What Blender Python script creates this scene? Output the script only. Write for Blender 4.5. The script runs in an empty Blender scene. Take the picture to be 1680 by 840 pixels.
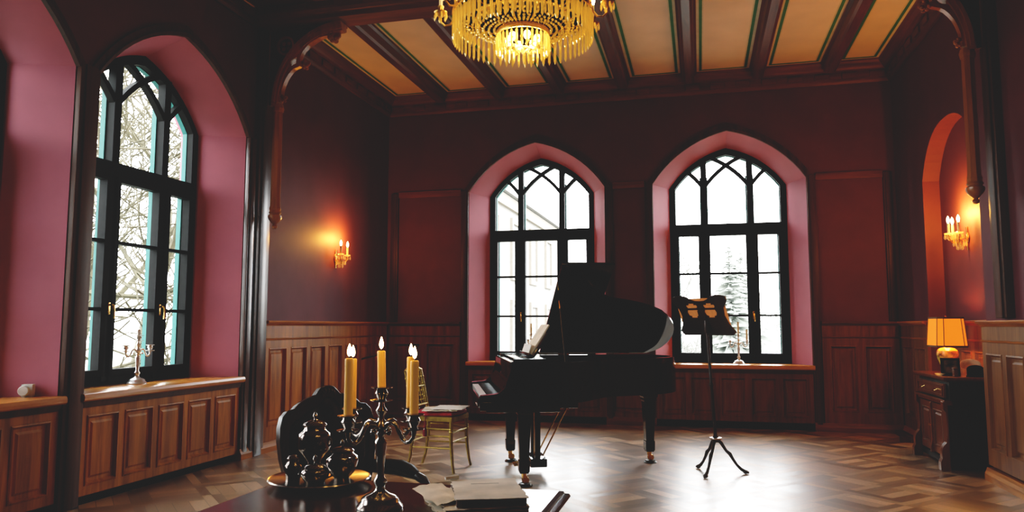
import bpy, bmesh, math, random
from math import sin, cos, pi, radians, tan, atan2, sqrt, hypot
from mathutils import Vector, Matrix
from mathutils.geometry import tessellate_polygon

random.seed(7)
C = bpy.context.scene.collection
XL, XR, YF, ZC = -4.22, 2.30, 9.62, 4.45     # left wall, right wall, far wall, ceiling
YB = -2.8                                    # wall behind the camera
SPR, APX, SILL = 3.06, 3.70, 0.77            # window opening: spring, apex, sill board top

# ------------------------------------------------------------------ materials
def new_mat(name):
    m = bpy.data.materials.new(name); m.use_nodes = True
    nt = m.node_tree
    return m, nt, nt.nodes['Principled BSDF']

def plain(name, col, rough=.5, metal=0., emit=None, es=0., noise=.06, scale=9., spec=.5, coat=0.):
    m, nt, b = new_mat(name)
    b.inputs['Roughness'].default_value = rough
    b.inputs['Metallic'].default_value = metal
    b.inputs['Specular IOR Level'].default_value = spec
    b.inputs['Coat Weight'].default_value = coat
    b.inputs['Coat Roughness'].default_value = .05
    if noise > 0:
        tc = nt.nodes.new('ShaderNodeTexCoord'); n = nt.nodes.new('ShaderNodeTexNoise')
        n.inputs['Scale'].default_value = scale; n.inputs['Detail'].default_value = 4
        r = nt.nodes.new('ShaderNodeValToRGB')
        a, c = 1 - noise * 2, 1 + noise * 2
        r.color_ramp.elements[0].position = .3; r.color_ramp.elements[1].position = .7
        r.color_ramp.elements[0].color = (*[x * a for x in col], 1)
        r.color_ramp.elements[1].color = (*[min(1, x * c) for x in col], 1)
        nt.links.new(tc.outputs['Object'], n.inputs['Vector'])
        nt.links.new(n.outputs['Fac'], r.inputs['Fac'])
        nt.links.new(r.outputs['Color'], b.inputs['Base Color'])
    else:
        b.inputs['Base Color'].default_value = (*col, 1)
    if emit:
        b.inputs['Emission Color'].default_value = (*emit, 1)
        b.inputs['Emission Strength'].default_value = es
    return m

def wood(name, dark, light, axis=2, rough=.38, scale=7., coat=.25, spec=.5):
    m, nt, b = new_mat(name)
    tc = nt.nodes.new('ShaderNodeTexCoord'); mp = nt.nodes.new('ShaderNodeMapping')
    s = [scale] * 3; s[axis] = scale * .09
    mp.inputs['Scale'].default_value = s
    n1 = nt.nodes.new('ShaderNodeTexNoise'); n1.inputs['Scale'].default_value = 2.2
    n1.inputs['Detail'].default_value = 7; n1.inputs['Roughness'].default_value = .62; n1.inputs['Distortion'].default_value = .5
    n2 = nt.nodes.new('ShaderNodeTexNoise'); n2.inputs['Scale'].default_value = .22; n2.inputs['Detail'].default_value = 2
    r = nt.nodes.new('ShaderNodeValToRGB')
    r.color_ramp.elements[0].position = .3; r.color_ramp.elements[0].color = (*dark, 1)
    r.color_ramp.elements[1].position = .72; r.color_ramp.elements[1].color = (*light, 1)
    mx = nt.nodes.new('ShaderNodeMath'); mx.operation = 'MULTIPLY_ADD'; mx.inputs[1].default_value = .35; mx.inputs[2].default_value = -.17
    ad = nt.nodes.new('ShaderNodeMath'); ad.operation = 'ADD'
    L = nt.links.new
    L(tc.outputs['Object'], mp.inputs['Vector']); L(mp.outputs['Vector'], n1.inputs['Vector']); L(mp.outputs['Vector'], n2.inputs['Vector'])
    L(n2.outputs['Fac'], mx.inputs[0]); L(mx.outputs[0], ad.inputs[0]); L(n1.outputs['Fac'], ad.inputs[1])
    L(ad.outputs[0], r.inputs['Fac']); L(r.outputs['Color'], b.inputs['Base Color'])
    bp = nt.nodes.new('ShaderNodeBump'); bp.inputs['Strength'].default_value = .08; bp.inputs['Distance'].default_value = .004
    L(n1.outputs['Fac'], bp.inputs['Height']); L(bp.outputs['Normal'], b.inputs['Normal'])
    b.inputs['Roughness'].default_value = rough; b.inputs['Coat Weight'].default_value = coat
    b.inputs['Coat Roughness'].default_value = .22
    b.inputs['Specular IOR Level'].default_value = spec
    return m

def emitter(name, col, strength):
    m = bpy.data.materials.new(name); m.use_nodes = True
    nt = m.node_tree; nt.nodes.clear()
    e = nt.nodes.new('ShaderNodeEmission'); o = nt.nodes.new('ShaderNodeOutputMaterial')
    e.inputs['Color'].default_value = (*col, 1); e.inputs['Strength'].default_value = strength
    nt.links.new(e.outputs[0], o.inputs['Surface'])
    return m

def pane_mat(name, tint=(1, 1, 1)):
    m = bpy.data.materials.new(name); m.use_nodes = True
    nt = m.node_tree; nt.nodes.clear()
    t = nt.nodes.new('ShaderNodeBsdfTransparent'); t.inputs['Color'].default_value = (*tint, 1)
    g = nt.nodes.new('ShaderNodeBsdfGlossy'); g.inputs['Roughness'].default_value = .02
    lw = nt.nodes.new('ShaderNodeLayerWeight'); lw.inputs['Blend'].default_value = .5
    pw = nt.nodes.new('ShaderNodeMath'); pw.operation = 'POWER'; pw.inputs[1].default_value = 5
    f = nt.nodes.new('ShaderNodeMath'); f.operation = 'MULTIPLY_ADD'; f.inputs[1].default_value = .8; f.inputs[2].default_value = .035
    nt.links.new(lw.outputs['Facing'], pw.inputs[0]); nt.links.new(pw.outputs[0], f.inputs[0])
    x = nt.nodes.new('ShaderNodeMixShader'); o = nt.nodes.new('ShaderNodeOutputMaterial')
    L = nt.links.new
    L(f.outputs[0], x.inputs[0]); L(t.outputs[0], x.inputs[1]); L(g.outputs[0], x.inputs[2]); L(x.outputs[0], o.inputs['Surface'])
    return m

def crystal_mat(name, tint, trans=.35, gl=.35, emit=0.):
    m = bpy.data.materials.new(name); m.use_nodes = True
    nt = m.node_tree; nt.nodes.clear()
    t = nt.nodes.new('ShaderNodeBsdfTransparent'); t.inputs['Color'].default_value = (*tint, 1)
    d = nt.nodes.new('ShaderNodeBsdfTranslucent'); d.inputs['Color'].default_value = (*tint, 1)
    g = nt.nodes.new('ShaderNodeBsdfGlossy'); g.inputs['Roughness'].default_value = .08; g.inputs['Color'].default_value = (*tint, 1)
    x1 = nt.nodes.new('ShaderNodeMixShader'); x1.inputs[0].default_value = gl
    x2 = nt.nodes.new('ShaderNodeMixShader'); x2.inputs[0].default_value = trans
    o = nt.nodes.new('ShaderNodeOutputMaterial')
    L = nt.links.new
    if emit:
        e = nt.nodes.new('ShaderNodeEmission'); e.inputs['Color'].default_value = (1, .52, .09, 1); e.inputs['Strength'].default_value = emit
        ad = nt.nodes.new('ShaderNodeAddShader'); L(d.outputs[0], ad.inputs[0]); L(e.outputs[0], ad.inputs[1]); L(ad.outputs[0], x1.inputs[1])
    else: L(d.outputs[0], x1.inputs[1])
    L(g.outputs[0], x1.inputs[2]); L(x1.outputs[0], x2.inputs[1]); L(t.outputs[0], x2.inputs[2])
    L(x2.outputs[0], o.inputs['Surface'])
    return m

def sheet_mat(name, col):
    """thin card that lets window light through"""
    m = bpy.data.materials.new(name); m.use_nodes = True
    nt = m.node_tree; nt.nodes.clear()
    t = nt.nodes.new('ShaderNodeBsdfTranslucent'); d = nt.nodes.new('ShaderNodeBsdfDiffuse')
    n = nt.nodes.new('ShaderNodeTexNoise'); n.inputs['Scale'].default_value = 18
    r = nt.nodes.new('ShaderNodeValToRGB'); r.color_ramp.elements[0].color = (*[c * .75 for c in col], 1); r.color_ramp.elements[1].color = (*[min(1, c * 1.2) for c in col], 1)
    x = nt.nodes.new('ShaderNodeMixShader'); x.inputs[0].default_value = .4; o = nt.nodes.new('ShaderNodeOutputMaterial')
    L = nt.links.new
    L(n.outputs['Fac'], r.inputs['Fac']); L(r.outputs['Color'], t.inputs['Color']); L(r.outputs['Color'], d.inputs['Color'])
    L(t.outputs[0], x.inputs[1]); L(d.outputs[0], x.inputs[2]); L(x.outputs[0], o.inputs['Surface'])
    return m

def floor_mat():
    """Square parquet laid on the diagonal: strips cross around basket-woven centres."""
    m, nt, b = new_mat('parquet')
    N = nt.nodes.new; L = nt.links.new
    def math(op, a, c=None, d=None):
        n = N('ShaderNodeMath'); n.operation = op
        for i, v in enumerate((a, c, d)):
            if v is None: continue
            if isinstance(v, (int, float)): n.inputs[i].default_value = v
            else: L(v, n.inputs[i])
        return n.outputs[0]
    tc = N('ShaderNodeTexCoord'); mp = N('ShaderNodeMapping')
    mp.inputs['Rotation'].default_value = (0, 0, radians(45)); mp.inputs['Scale'].default_value = (1 / .46,) * 3
    L(tc.outputs['Object'], mp.inputs['Vector'])
    sp = N('ShaderNodeSeparateXYZ'); L(mp.outputs['Vector'], sp.inputs[0])
    u, v = sp.outputs[0], sp.outputs[1]
    fu, fv = math('FLOOR', u), math('FLOOR', v)
    ru, rv = math('FRACT', u), math('FRACT', v)
    chk = math('MODULO', math('ABSOLUTE', math('ADD', fu, fv)), 2.0)
    W = .30
    inu = math('LESS_THAN', ru, W); inv = math('LESS_THAN', rv, W)
    # across coordinate: strip A when ru<W (weaving under strip B on odd cells), strip B when rv<W, else the middle block
    both = math('MULTIPLY', inu, inv)
    a_wins = math('MULTIPLY', inu, math('SUBTRACT', 1.0, math('MULTIPLY', both, chk)))
    b_wins = math('MULTIPLY', math('SUBTRACT', 1.0, a_wins), inv)
    mid = math('MULTIPLY', math('SUBTRACT', 1.0, a_wins), math('SUBTRACT', 1.0, b_wins))
    ta = math('MULTIPLY', ru, 2.0 / W); tb = math('MULTIPLY', rv, 2.0 / W)
    mu = math('MULTIPLY', math('SUBTRACT', ru, W), 3.0 / (1 - W)); mv = math('MULTIPLY', math('SUBTRACT', rv, W), 3.0 / (1 - W))
    tm = math('ADD', math('MULTIPLY', mu, chk), math('MULTIPLY', mv, math('SUBTRACT', 1.0, chk)))
    tm = math('ADD', tm, 7.0)
    t = math('ADD', math('ADD', math('MULTIPLY', ta, a_wins), math('MULTIPLY', math('ADD', tb, 3.0), b_wins)), math('MULTIPLY', tm, mid))
    idx = math('FLOOR', t); ft = math('FRACT', t)
    cx = N('ShaderNodeCombineXYZ'); L(fu, cx.inputs[0]); L(fv, cx.inputs[1]); L(idx, cx.inputs[2])
    wn = N('ShaderNodeTexWhiteNoise'); wn.noise_dimensions = '3D'; L(cx.outputs[0], wn.inputs['Vector'])
    ramp = N('ShaderNodeValToRGB'); e = ramp.color_ramp.elements
    e[0].position = 0; e[0].color = (.16, .085, .045, 1); e[1].position = 1; e[1].color = (.58, .37, .20, 1)
    k = ramp.color_ramp.elements.new(.5); k.color = (.33, .19, .105, 1)
    L(wn.outputs['Value'], ramp.inputs['Fac'])
    # grain
    n = N('ShaderNodeTexNoise'); n.inputs['Scale'].default_value = 26; n.inputs['Detail'].default_value = 5
    L(mp.outputs['Vector'], n.inputs['Vector'])
    g = math('MULTIPLY_ADD', n.outputs['Fac'], .7, .65)
    dk = math('MULTIPLY_ADD', math('ADD', a_wins, b_wins), -.22, 1.1)
    ln = math('MINIMUM', ft, math('SUBTRACT', 1.0, ft))
    gap = math('MULTIPLY_ADD', math('LESS_THAN', ln, .022), -.7, 1.0)
    fac = math('MULTIPLY', math('MULTIPLY', g, gap), dk)
    mul = N('ShaderNodeVectorMath'); mul.operation = 'SCALE'; L(ramp.outputs['Color'], mul.inputs[0]); L(fac, mul.inputs['Scale'])
    L(mul.outputs[0], b.inputs['Base Color'])
    L(math('MULTIPLY_ADD', wn.outputs['Value'], .16, .36), b.inputs['Roughness'])
    # each block is planed a touch differently, so the sheen breaks up from block to block
    w2 = N('ShaderNodeTexWhiteNoise'); w2.noise_dimensions = '3D'; L(cx.outputs[0], w2.inputs['Vector'])
    sub = N('ShaderNodeVectorMath'); sub.operation = 'SUBTRACT'; L(w2.outputs['Color'], sub.inputs[0]); sub.inputs[1].default_value = (.5, .5, .5)
    sc = N('ShaderNodeVectorMath'); sc.operation = 'SCALE'; sc.inputs['Scale'].default_value = .035; L(sub.outputs[0], sc.inputs[0])
    ge = N('ShaderNodeNewGeometry'); ad = N('ShaderNodeVectorMath'); ad.operation = 'ADD'; L(ge.outputs['Normal'], ad.inputs[0]); L(sc.outputs[0], ad.inputs[1])
    no = N('ShaderNodeVectorMath'); no.operation = 'NORMALIZE'; L(ad.outputs[0], no.inputs[0])
    L(no.outputs[0], b.inputs['Normal'])
    b.inputs['Specular IOR Level'].default_value = .7
    b.inputs['Coat Weight'].default_value = 1.; b.inputs['Coat Roughness'].default_value = .33; b.inputs['Coat IOR'].default_value = 1.85
    L(no.outputs[0], b.inputs['Coat Normal'])
    return m

M = dict(
    paint=plain('wall_paint_shaded', (.135, .036, .050), .62, noise=.05, scale=3, spec=.3),  # wall red darkened, upper-wall shade put into the colour
    reveal=plain('wall_paint_lit', (.58, .20, .265), .6, noise=.03, scale=3, spec=.3),  # same wall red, brightened with window light put into the colour
    oak=wood('oak_panel', (.20, .066, .013), (.54, .20, .036), coat=.0, spec=.25, rough=.45),
    oakh=wood('oak_rail', (.20, .066, .013), (.54, .20, .036), axis=1, coat=.0, spec=.25, rough=.45),
    oakx=wood('oak_rail_across_shaded', (.10, .036, .012), (.25, .096, .028), axis=0, coat=.0, spec=.25),  # this and the next: left-wall oak with far-wall shade in the colour
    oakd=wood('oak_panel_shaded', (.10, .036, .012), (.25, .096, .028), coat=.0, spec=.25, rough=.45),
    oakr=wood('oak_panel_brown', (.13, .050, .017), (.30, .125, .042), coat=.05, spec=.3, rough=.42),
    darkgloss=wood('varnished_dark_timber', (.045, .017, .011), (.11, .042, .025), rough=.30, coat=.6),
    sill=wood('sill_board', (.46, .17, .035), (.62, .27, .07), axis=1, rough=.25, coat=.5),
    sillx=wood('sill_board_across', (.46, .17, .035), (.62, .27, .07), axis=0, rough=.25, coat=.5),
    darkwood=wood('dark_timber', (.05, .019, .012), (.12, .046, .027), rough=.45, coat=.0, spec=.25),
    darkwoodx=wood('dark_timber_across', (.10, .034, .016), (.24, .085, .036), axis=0, rough=.45, coat=.0, spec=.3),
    darkwoody=wood('dark_timber_along', (.08, .026, .017), (.19, .062, .036), axis=1, rough=.42, coat=.1),
    shelf=wood('bracket_timber', (.25, .085, .026), (.48, .19, .055), rough=.3, coat=.5),
    frame=plain('window_frame_dark', (.008, .0065, .0065), .6, noise=.1, scale=20, spec=.12),
    teal=plain('outer_frame_teal', (.012, .13, .12), .6, noise=.05),
    pane=pane_mat('window_glass', (.97, .98, .97)),
    cream=plain('ceiling_plaster', (.88, .70, .55), .8, noise=.03, scale=2.5, spec=.2),
    green=plain('painted_green_line', (.06, .24, .07), .7, noise=.05),
    pale=plain('painted_pale_line', (.72, .62, .45), .7, noise=.03),
    floor=floor_mat(),
    black=plain('black_lacquer', (.006, .006, .007), .12, noise=0, coat=.6),
    blacksatin=plain('black_satin', (.010, .010, .011), .35, noise=.1, scale=30),
    ivory=plain('ivory_keys', (.72, .70, .66), .3, noise=.02),
    ebony=plain('ebony_keys', (.01, .01, .01), .3, noise=0),
    brass=plain('brass', (.78, .50, .17), .25, 1., noise=.08, scale=30),
    gold=plain('chandelier_gilt', (.85, .55, .16), .28, 1., noise=.08, scale=30),
    silver=plain('silver', (.84, .83, .81), .28, .85, noise=.05, scale=20),
    tarnish=plain('tarnished_silver', (.34, .30, .27), .16, 1., noise=.2, scale=14),
    tarn2=plain('dark_silver', (.24, .20, .18), .13, 1., noise=.25, scale=12),
    wax=plain('honey_wax_glow', (.80, .40, .055), .45, emit=(1, .45, .05), es=.10, noise=.04),  # weak emission stands in for flame light inside the wax
    waxcream=plain('cream_wax', (.82, .70, .42), .5, noise=.03),
    waxwhite=plain('white_wax', (.85, .80, .72), .5, noise=.03),
    flame=emitter('flame', (1., .72, .34), 14.),
    bulb=emitter('bulb_glow', (1., .66, .28), 18.),
    chbulb=emitter('chandelier_bulb_glow', (1., .68, .30), 22.),
    table=wood('mahogany_top', (.022, .007, .006), (.075, .020, .015), axis=0, rough=.16, coat=.8, scale=5),
    walnut=wood('carved_walnut', (.022, .009, .006), (.065, .026, .014), rough=.3, coat=.5),
    cabinetwood=wood('cabinet_walnut', (.10, .032, .014), (.24, .085, .035), rough=.28, coat=.5),
    cabinetdark=wood('cabinet_side_timber', (.009, .006, .005), (.02, .012, .009), rough=.5, coat=0),
    leather=plain('dark_leather', (.010, .009, .010), .5, noise=.2, scale=25),
    red=plain('red_velvet', (.42, .012, .035), .75, noise=.1, scale=30),
    redfringe=plain('red_cord', (.24, .012, .03), .8, noise=.15, scale=60),
    gilt=plain('gilded_chair_paint', (.42, .30, .075), .35, .55, noise=.12, scale=30),
    paper=plain('old_paper', (.82, .72, .58), .8, noise=.08, scale=14),
    paper2=plain('grey_paper', (.78, .75, .69), .8, noise=.10, scale=10),
    paperwhite=plain('white_paper', (.80, .77, .72), .8, noise=.03),
    papertan=plain('tan_card', (.50, .27, .13), .75, noise=.1, scale=12),
    leatherbook=plain('brown_book_cloth', (.075, .032, .02), .6, noise=.2, scale=30),
    ink=plain('printing_ink', (.18, .17, .18), .8, noise=0),
    standwood=wood('music_stand_timber', (.028, .012, .009), (.06, .026, .018), rough=.4, coat=.2),
    orange=sheet_mat('tan_sheet', (.62, .27, .10)),
    shade=plain('lamp_shade_cloth', (.6, .2, .02), .8, emit=(1., .19, .003), es=.72, noise=.03),
    shadetrim=plain('lamp_shade_trim', (.16, .08, .03), .7, noise=.1),
    ceramic=plain('yellow_ceramic', (.75, .42, .08), .25, noise=.4, scale=26),
    white=plain('white_plastic', (.75, .74, .70), .4, noise=.02),
    shell=plain('pale_shell', (.80, .62, .45), .45, noise=.1, scale=25),
    crystal=crystal_mat('crystal_amber_glow', (1., .84, .44), .25, .5, .24),  # emission added for sparkle, standing in for lamplight inside the crystal
    crystalw=crystal_mat('crystal_clear', (1., .93, .78), .40, .45),
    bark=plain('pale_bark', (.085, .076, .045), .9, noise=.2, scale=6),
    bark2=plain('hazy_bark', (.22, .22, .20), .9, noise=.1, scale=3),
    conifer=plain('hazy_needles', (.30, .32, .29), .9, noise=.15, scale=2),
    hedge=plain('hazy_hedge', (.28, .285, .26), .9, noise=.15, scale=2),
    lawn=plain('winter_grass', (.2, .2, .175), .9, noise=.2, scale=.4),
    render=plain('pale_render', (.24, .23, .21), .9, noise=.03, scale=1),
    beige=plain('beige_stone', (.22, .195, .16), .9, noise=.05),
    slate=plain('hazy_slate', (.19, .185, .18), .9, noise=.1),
    carpaint=plain('grey_car_paint', (.25, .26, .28), .4, noise=0),
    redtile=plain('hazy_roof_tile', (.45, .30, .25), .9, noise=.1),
)

# ------------------------------------------------------------------ mesh builder
def ident(x, y, z): return (x, y, z)

class MB:
    def __init__(s): s.bm = bmesh.new()
    def face(s, pts):
        vs = [s.bm.verts.new(p) for p in pts]
        try: return s.bm.faces.new(vs)
        except ValueError: return None
    def loft(s, rings, closed=True, cap=True):
        vr = [[s.bm.verts.new(p) for p in r] for r in rings]
        n = len(rings[0])
        for a, b in zip(vr, vr[1:]):
            for i in range(n if closed else n - 1):
                j = (i + 1) % n
                s.bm.faces.new((a[i], a[j], b[j], b[i]))
        if cap and closed and n > 2:
            s.bm.faces.new(vr[0][::-1]); s.bm.faces.new(vr[-1])
        return s
    def box(s, x0, x1, y0, y1, z0, z1, bev=0., f=ident, mat=None):
        if bev <= 0 or bev * 2 >= min(abs(x1 - x0), abs(y1 - y0), abs(z1 - z0)) * .98:
            pts = [(x0, y0), (x1, y0), (x1, y1), (x0, y1)]
            R = [[(x, y, z0) for x, y in pts], [(x, y, z1) for x, y in pts]]
            R = [[f(*p) for p in r] for r in R]
            if mat: R = [[mat @ Vector(p) for p in r] for r in R]
            return s.loft(R)
        bm = bmesh.new()
        bmesh.ops.create_cube(bm, size=1)
        for v in bm.verts:
            v.co = Vector(((x0 + x1) / 2 + v.co.x * (x1 - x0), (y0 + y1) / 2 + v.co.y * (y1 - y0), (z0 + z1) / 2 + v.co.z * (z1 - z0)))
        bmesh.ops.bevel(bm, geom=bm.edges[:], offset=bev, segments=2, affect='EDGES', profile=.6)
        mp = {}
        for v in bm.verts:
            p = Vector(f(*v.co))
            if mat: p = mat @ p
            mp[v] = s.bm.verts.new(p)
        for fc in bm.faces: s.bm.faces.new([mp[v] for v in fc.verts])
        bm.free(); return s
    def prism(s, poly, z0, z1, f=ident):
        """extruded polygon (may be concave)"""
        n = len(poly)
        a = [s.bm.verts.new(f(x, y, z0)) for x, y in poly]; b = [s.bm.verts.new(f(x, y, z1)) for x, y in poly]
        for i in range(n):
            j = (i + 1) % n
            s.bm.faces.new((a[i], a[j], b[j], b[i]))
        for t in tessellate_polygon([[Vector((x, y, 0)) for x, y in poly]]):
            for q in (a, b):
                try: s.bm.faces.new([q[i] for i in t])
                except ValueError: pass
        return s
    def plate(s, outer, holes, z, f=ident, z2=None):
        """flat polygon with holes at level z; z2 makes it a slab with thickness"""
        loops = [outer] + holes
        flat = [p for l in loops for p in l]
        tris = tessellate_polygon([[Vector((x, y, 0)) for x, y in l] for l in loops])
        lv = []
        for zz in ([z] if z2 is None else [z, z2]):
            vs = [s.bm.verts.new(f(x, y, zz)) for x, y in flat]; lv.append(vs)
            for t in tris:
                try: s.bm.faces.new([vs[i] for i in t])
                except ValueError: pass
        if z2 is not None:
            k = 0
            for l in loops:
                n = len(l)
                for i in range(n):
                    j = (i + 1) % n
                    s.bm.faces.new((lv[0][k + i], lv[0][k + j], lv[1][k + j], lv[1][k + i]))
                k += n
        return s
    def ring(s, o, i, z0, z1, f=ident):
        """closed frame between two outlines of equal length"""
        R = [[f(x, y, z0) for x, y in o], [f(x, y, z1) for x, y in o], [f(x, y, z1) for x, y in i], [f(x, y, z0) for x, y in i]]
        R.append(R[0])
        return s.loft(R, cap=False)
    def ribbon(s, pts, w, z0, z1, f=ident):
        """bar of width w along a polyline in the plane of the first two coordinates"""
        R = []
        for k, (x, y) in enumerate(pts):
            a = pts[max(0, k - 1)]; b = pts[min(len(pts) - 1, k + 1)]
            dx, dy = b[0] - a[0], b[1] - a[1]; l = hypot(dx, dy) or 1
            nx, ny = -dy / l * w / 2, dx / l * w / 2
            R.append([f(x + nx, y + ny, z0), f(x - nx, y - ny, z0), f(x - nx, y - ny, z1), f(x + nx, y + ny, z1)])
        return s.loft(R)
    def lathe(s, prof, n=24, o=(0, 0, 0), mat=None, flute=None):
        R = []
        for r, z in prof:
            r = max(r, 1e-5)
            ring = []
            for k in range(n):
                a = 2 * pi * k / n
                rr = r * (1 + (flute * cos(a * n / 2) if flute else 0))
                p = Vector((rr * cos(a), rr * sin(a), z))
                if mat: p = mat @ p
                ring.append(p + Vector(o))
            R.append(ring)
        return s.loft(R)
    def tube(s, pts, r, n=8, flat=1.):
        pts = [Vector(p) for p in pts]
        if not isinstance(r, (list, tuple)): r = [r] * len(pts)
        R = []; up = None
        for k, p in enumerate(pts):
            t = (pts[min(k + 1, len(pts) - 1)] - pts[max(k - 1, 0)])
            t = t.normalized() if t.length > 1e-9 else Vector((0, 0, 1))
            if up is None:
                up = Vector((0, 0, 1)) if abs(t.z) < .9 else Vector((1, 0, 0))
            u = t.cross(up)
            if u.length < 1e-6: u = t.orthogonal()
            u.normalize(); w = u.cross(t).normalized(); up = w
            R.append([p + (u * cos(2 * pi * i / n) + w * sin(2 * pi * i / n) * flat) * r[k] for i in range(n)])
        return s.loft(R)
    def ball(s, c, r, n=12, m=8, sc=(1, 1, 1)):
        R = []
        for j in range(m + 1):
            a = -pi / 2 + pi * j / m
            rr = max(cos(a), 1e-3)
            R.append([(c[0] + r * rr * cos(2 * pi * k / n) * sc[0], c[1] + r * rr * sin(2 * pi * k / n) * sc[1], c[2] + r * sin(a) * sc[2]) for k in range(n)])
        return s.loft(R)
    def build(s, name, mat, parent=None, smooth=True, ang=38):
        bmesh.ops.recalc_face_normals(s.bm, faces=s.bm.faces[:])
        me = bpy.data.meshes.new(name); s.bm.to_mesh(me); s.bm.free()
        me.materials.append(mat)
        if smooth:
            me.polygons.foreach_set('use_smooth', [True] * len(me.polygons))
            me.set_sharp_from_angle(angle=radians(ang))
        o = bpy.data.objects.new(name, me); C.objects.link(o)
        if parent: o.parent = parent
        return o

def tag(o, label=None, cat=None, group=None, kind=None):
    for k, v in (('label', label), ('category', cat), ('group', group), ('kind', kind)):
        if v: o[k] = v
    return o
def struct(mb, name, mat, label=None, parent=None, **k):
    o = mb.build(name, mat, parent, **k)
    if not parent: tag(o, label, None, None, 'structure')
    return o
def thing(name, label, cat, loc=(0, 0, 0), rz=0., group=None):
    o = bpy.data.objects.new(name, None); C.objects.link(o)
    o.empty_display_size = .1
    o.location = loc; o.rotation_euler = (0, 0, rz)
    return tag(o, label, cat, group)
def copy_tree(o, parent=None, loc=None, rz=None, label=None, group=None):
    c = o.copy(); C.objects.link(c)
    if parent: c.parent = parent
    for ch in list(o.children): copy_tree(ch, c)
    if loc is not None: c.location = loc
    if rz is not None: c.rotation_euler = (0, 0, rz)
    if label: c['label'] = label
    if group: c['group'] = group
    return c

WL = lambda u, v, p: (XL + p, u, v)          # left wall: u runs along y, p is into the room
WF = lambda u, v, p: (u, YF - p, v)
WR = lambda u, v, p: (XR - p, u, v)

# ------------------------------------------------------------------ room shell
def arch(c, a, base, spring, apex, n=10, bulge=.10):
    L = []
    for k in range(n + 1):
        t = k / n
        x, z = -a + a * t, spring + (apex - spring) * t
        l = hypot(a, apex - spring); nx, nz = -(apex - spring) / l, a / l
        b = bulge * l * 4 * t * (1 - t)
        L.append((x + nx * b, z + nz * b))
    pts = [(c - a, base)] + [(c + x, z) for x, z in L] + [(c - x, z) for x, z in L[-2::-1]] + [(c + a, base)]
    return pts

def arch_z(off, a, spring, apex, bulge=.10):
    P = arch(0, a, 0, spring, apex, 40, bulge)
    off = -abs(off)
    for (x0, z0), (x1, z1) in zip(P[1:], P[2:]):
        if x0 <= off <= x1: return z0 + (z1 - z0) * (off - x0) / max(1e-6, x1 - x0)
    return apex

A0, A1, DEP = .925, .735, .45    # opening half-width, half-width at the frame, recess depth
LEFTW = [5.30, 3.265, 1.23]
FARW = [-2.10, .375]
SP1, AP1 = 3.05, 3.57            # spring and apex where the frame sits

def rect(u0, u1, v0, v1): return [(u0, v0), (u1, v0), (u1, v1), (u0, v1)]

mb = MB(); mb.plate(rect(YB, YF, 0, ZC), [arch(c, A0, SILL - .06, SPR, APX) for c in LEFTW], 0, WL); struct(mb, 'wall_left', M['paint'], smooth=False)
mb = MB(); mb.plate(rect(XL, XR, 0, ZC), [arch(c, A0, SILL - .06, SPR, APX) for c in FARW], 0, WF); struct(mb, 'wall_back', M['paint'], smooth=False)
NY0, NY1, NX = 6.96, 8.54, .16
nic = arch((NY0 + NY1) / 2, (NY1 - NY0) / 2, 0, 2.75, 3.22, 10, .16)
mb = MB(); mb.plate([(YB, 0)] + nic + [(YF, 0), (YF, ZC), (YB, ZC)], [], 0, WR)
mb.loft([[WR(u, v, 0) for u, v in nic], [WR(u, v, -NX) for u, v in nic]], closed=False)
mb.plate(nic, [], -NX, WR); struct(mb, 'wall_right', M['paint'], smooth=False)
mb = MB(); mb.plate(rect(XL, XR, 0, ZC), [], YB, lambda x, z, y: (x, y, z)); struct(mb, 'wall_front', M['paint'], smooth=False)
mb = MB(); mb.box(XL - .6, XR + .3, YB - .1, YF + .6, -.12, 0); struct(mb, 'floor', M['floor'], smooth=False)
mb = MB(); mb.box(XL - .5, XR + .3, YB - .1, YF + .6, ZC, ZC + .15); struct(mb, 'ceiling', M['cream'], smooth=False)

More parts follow.
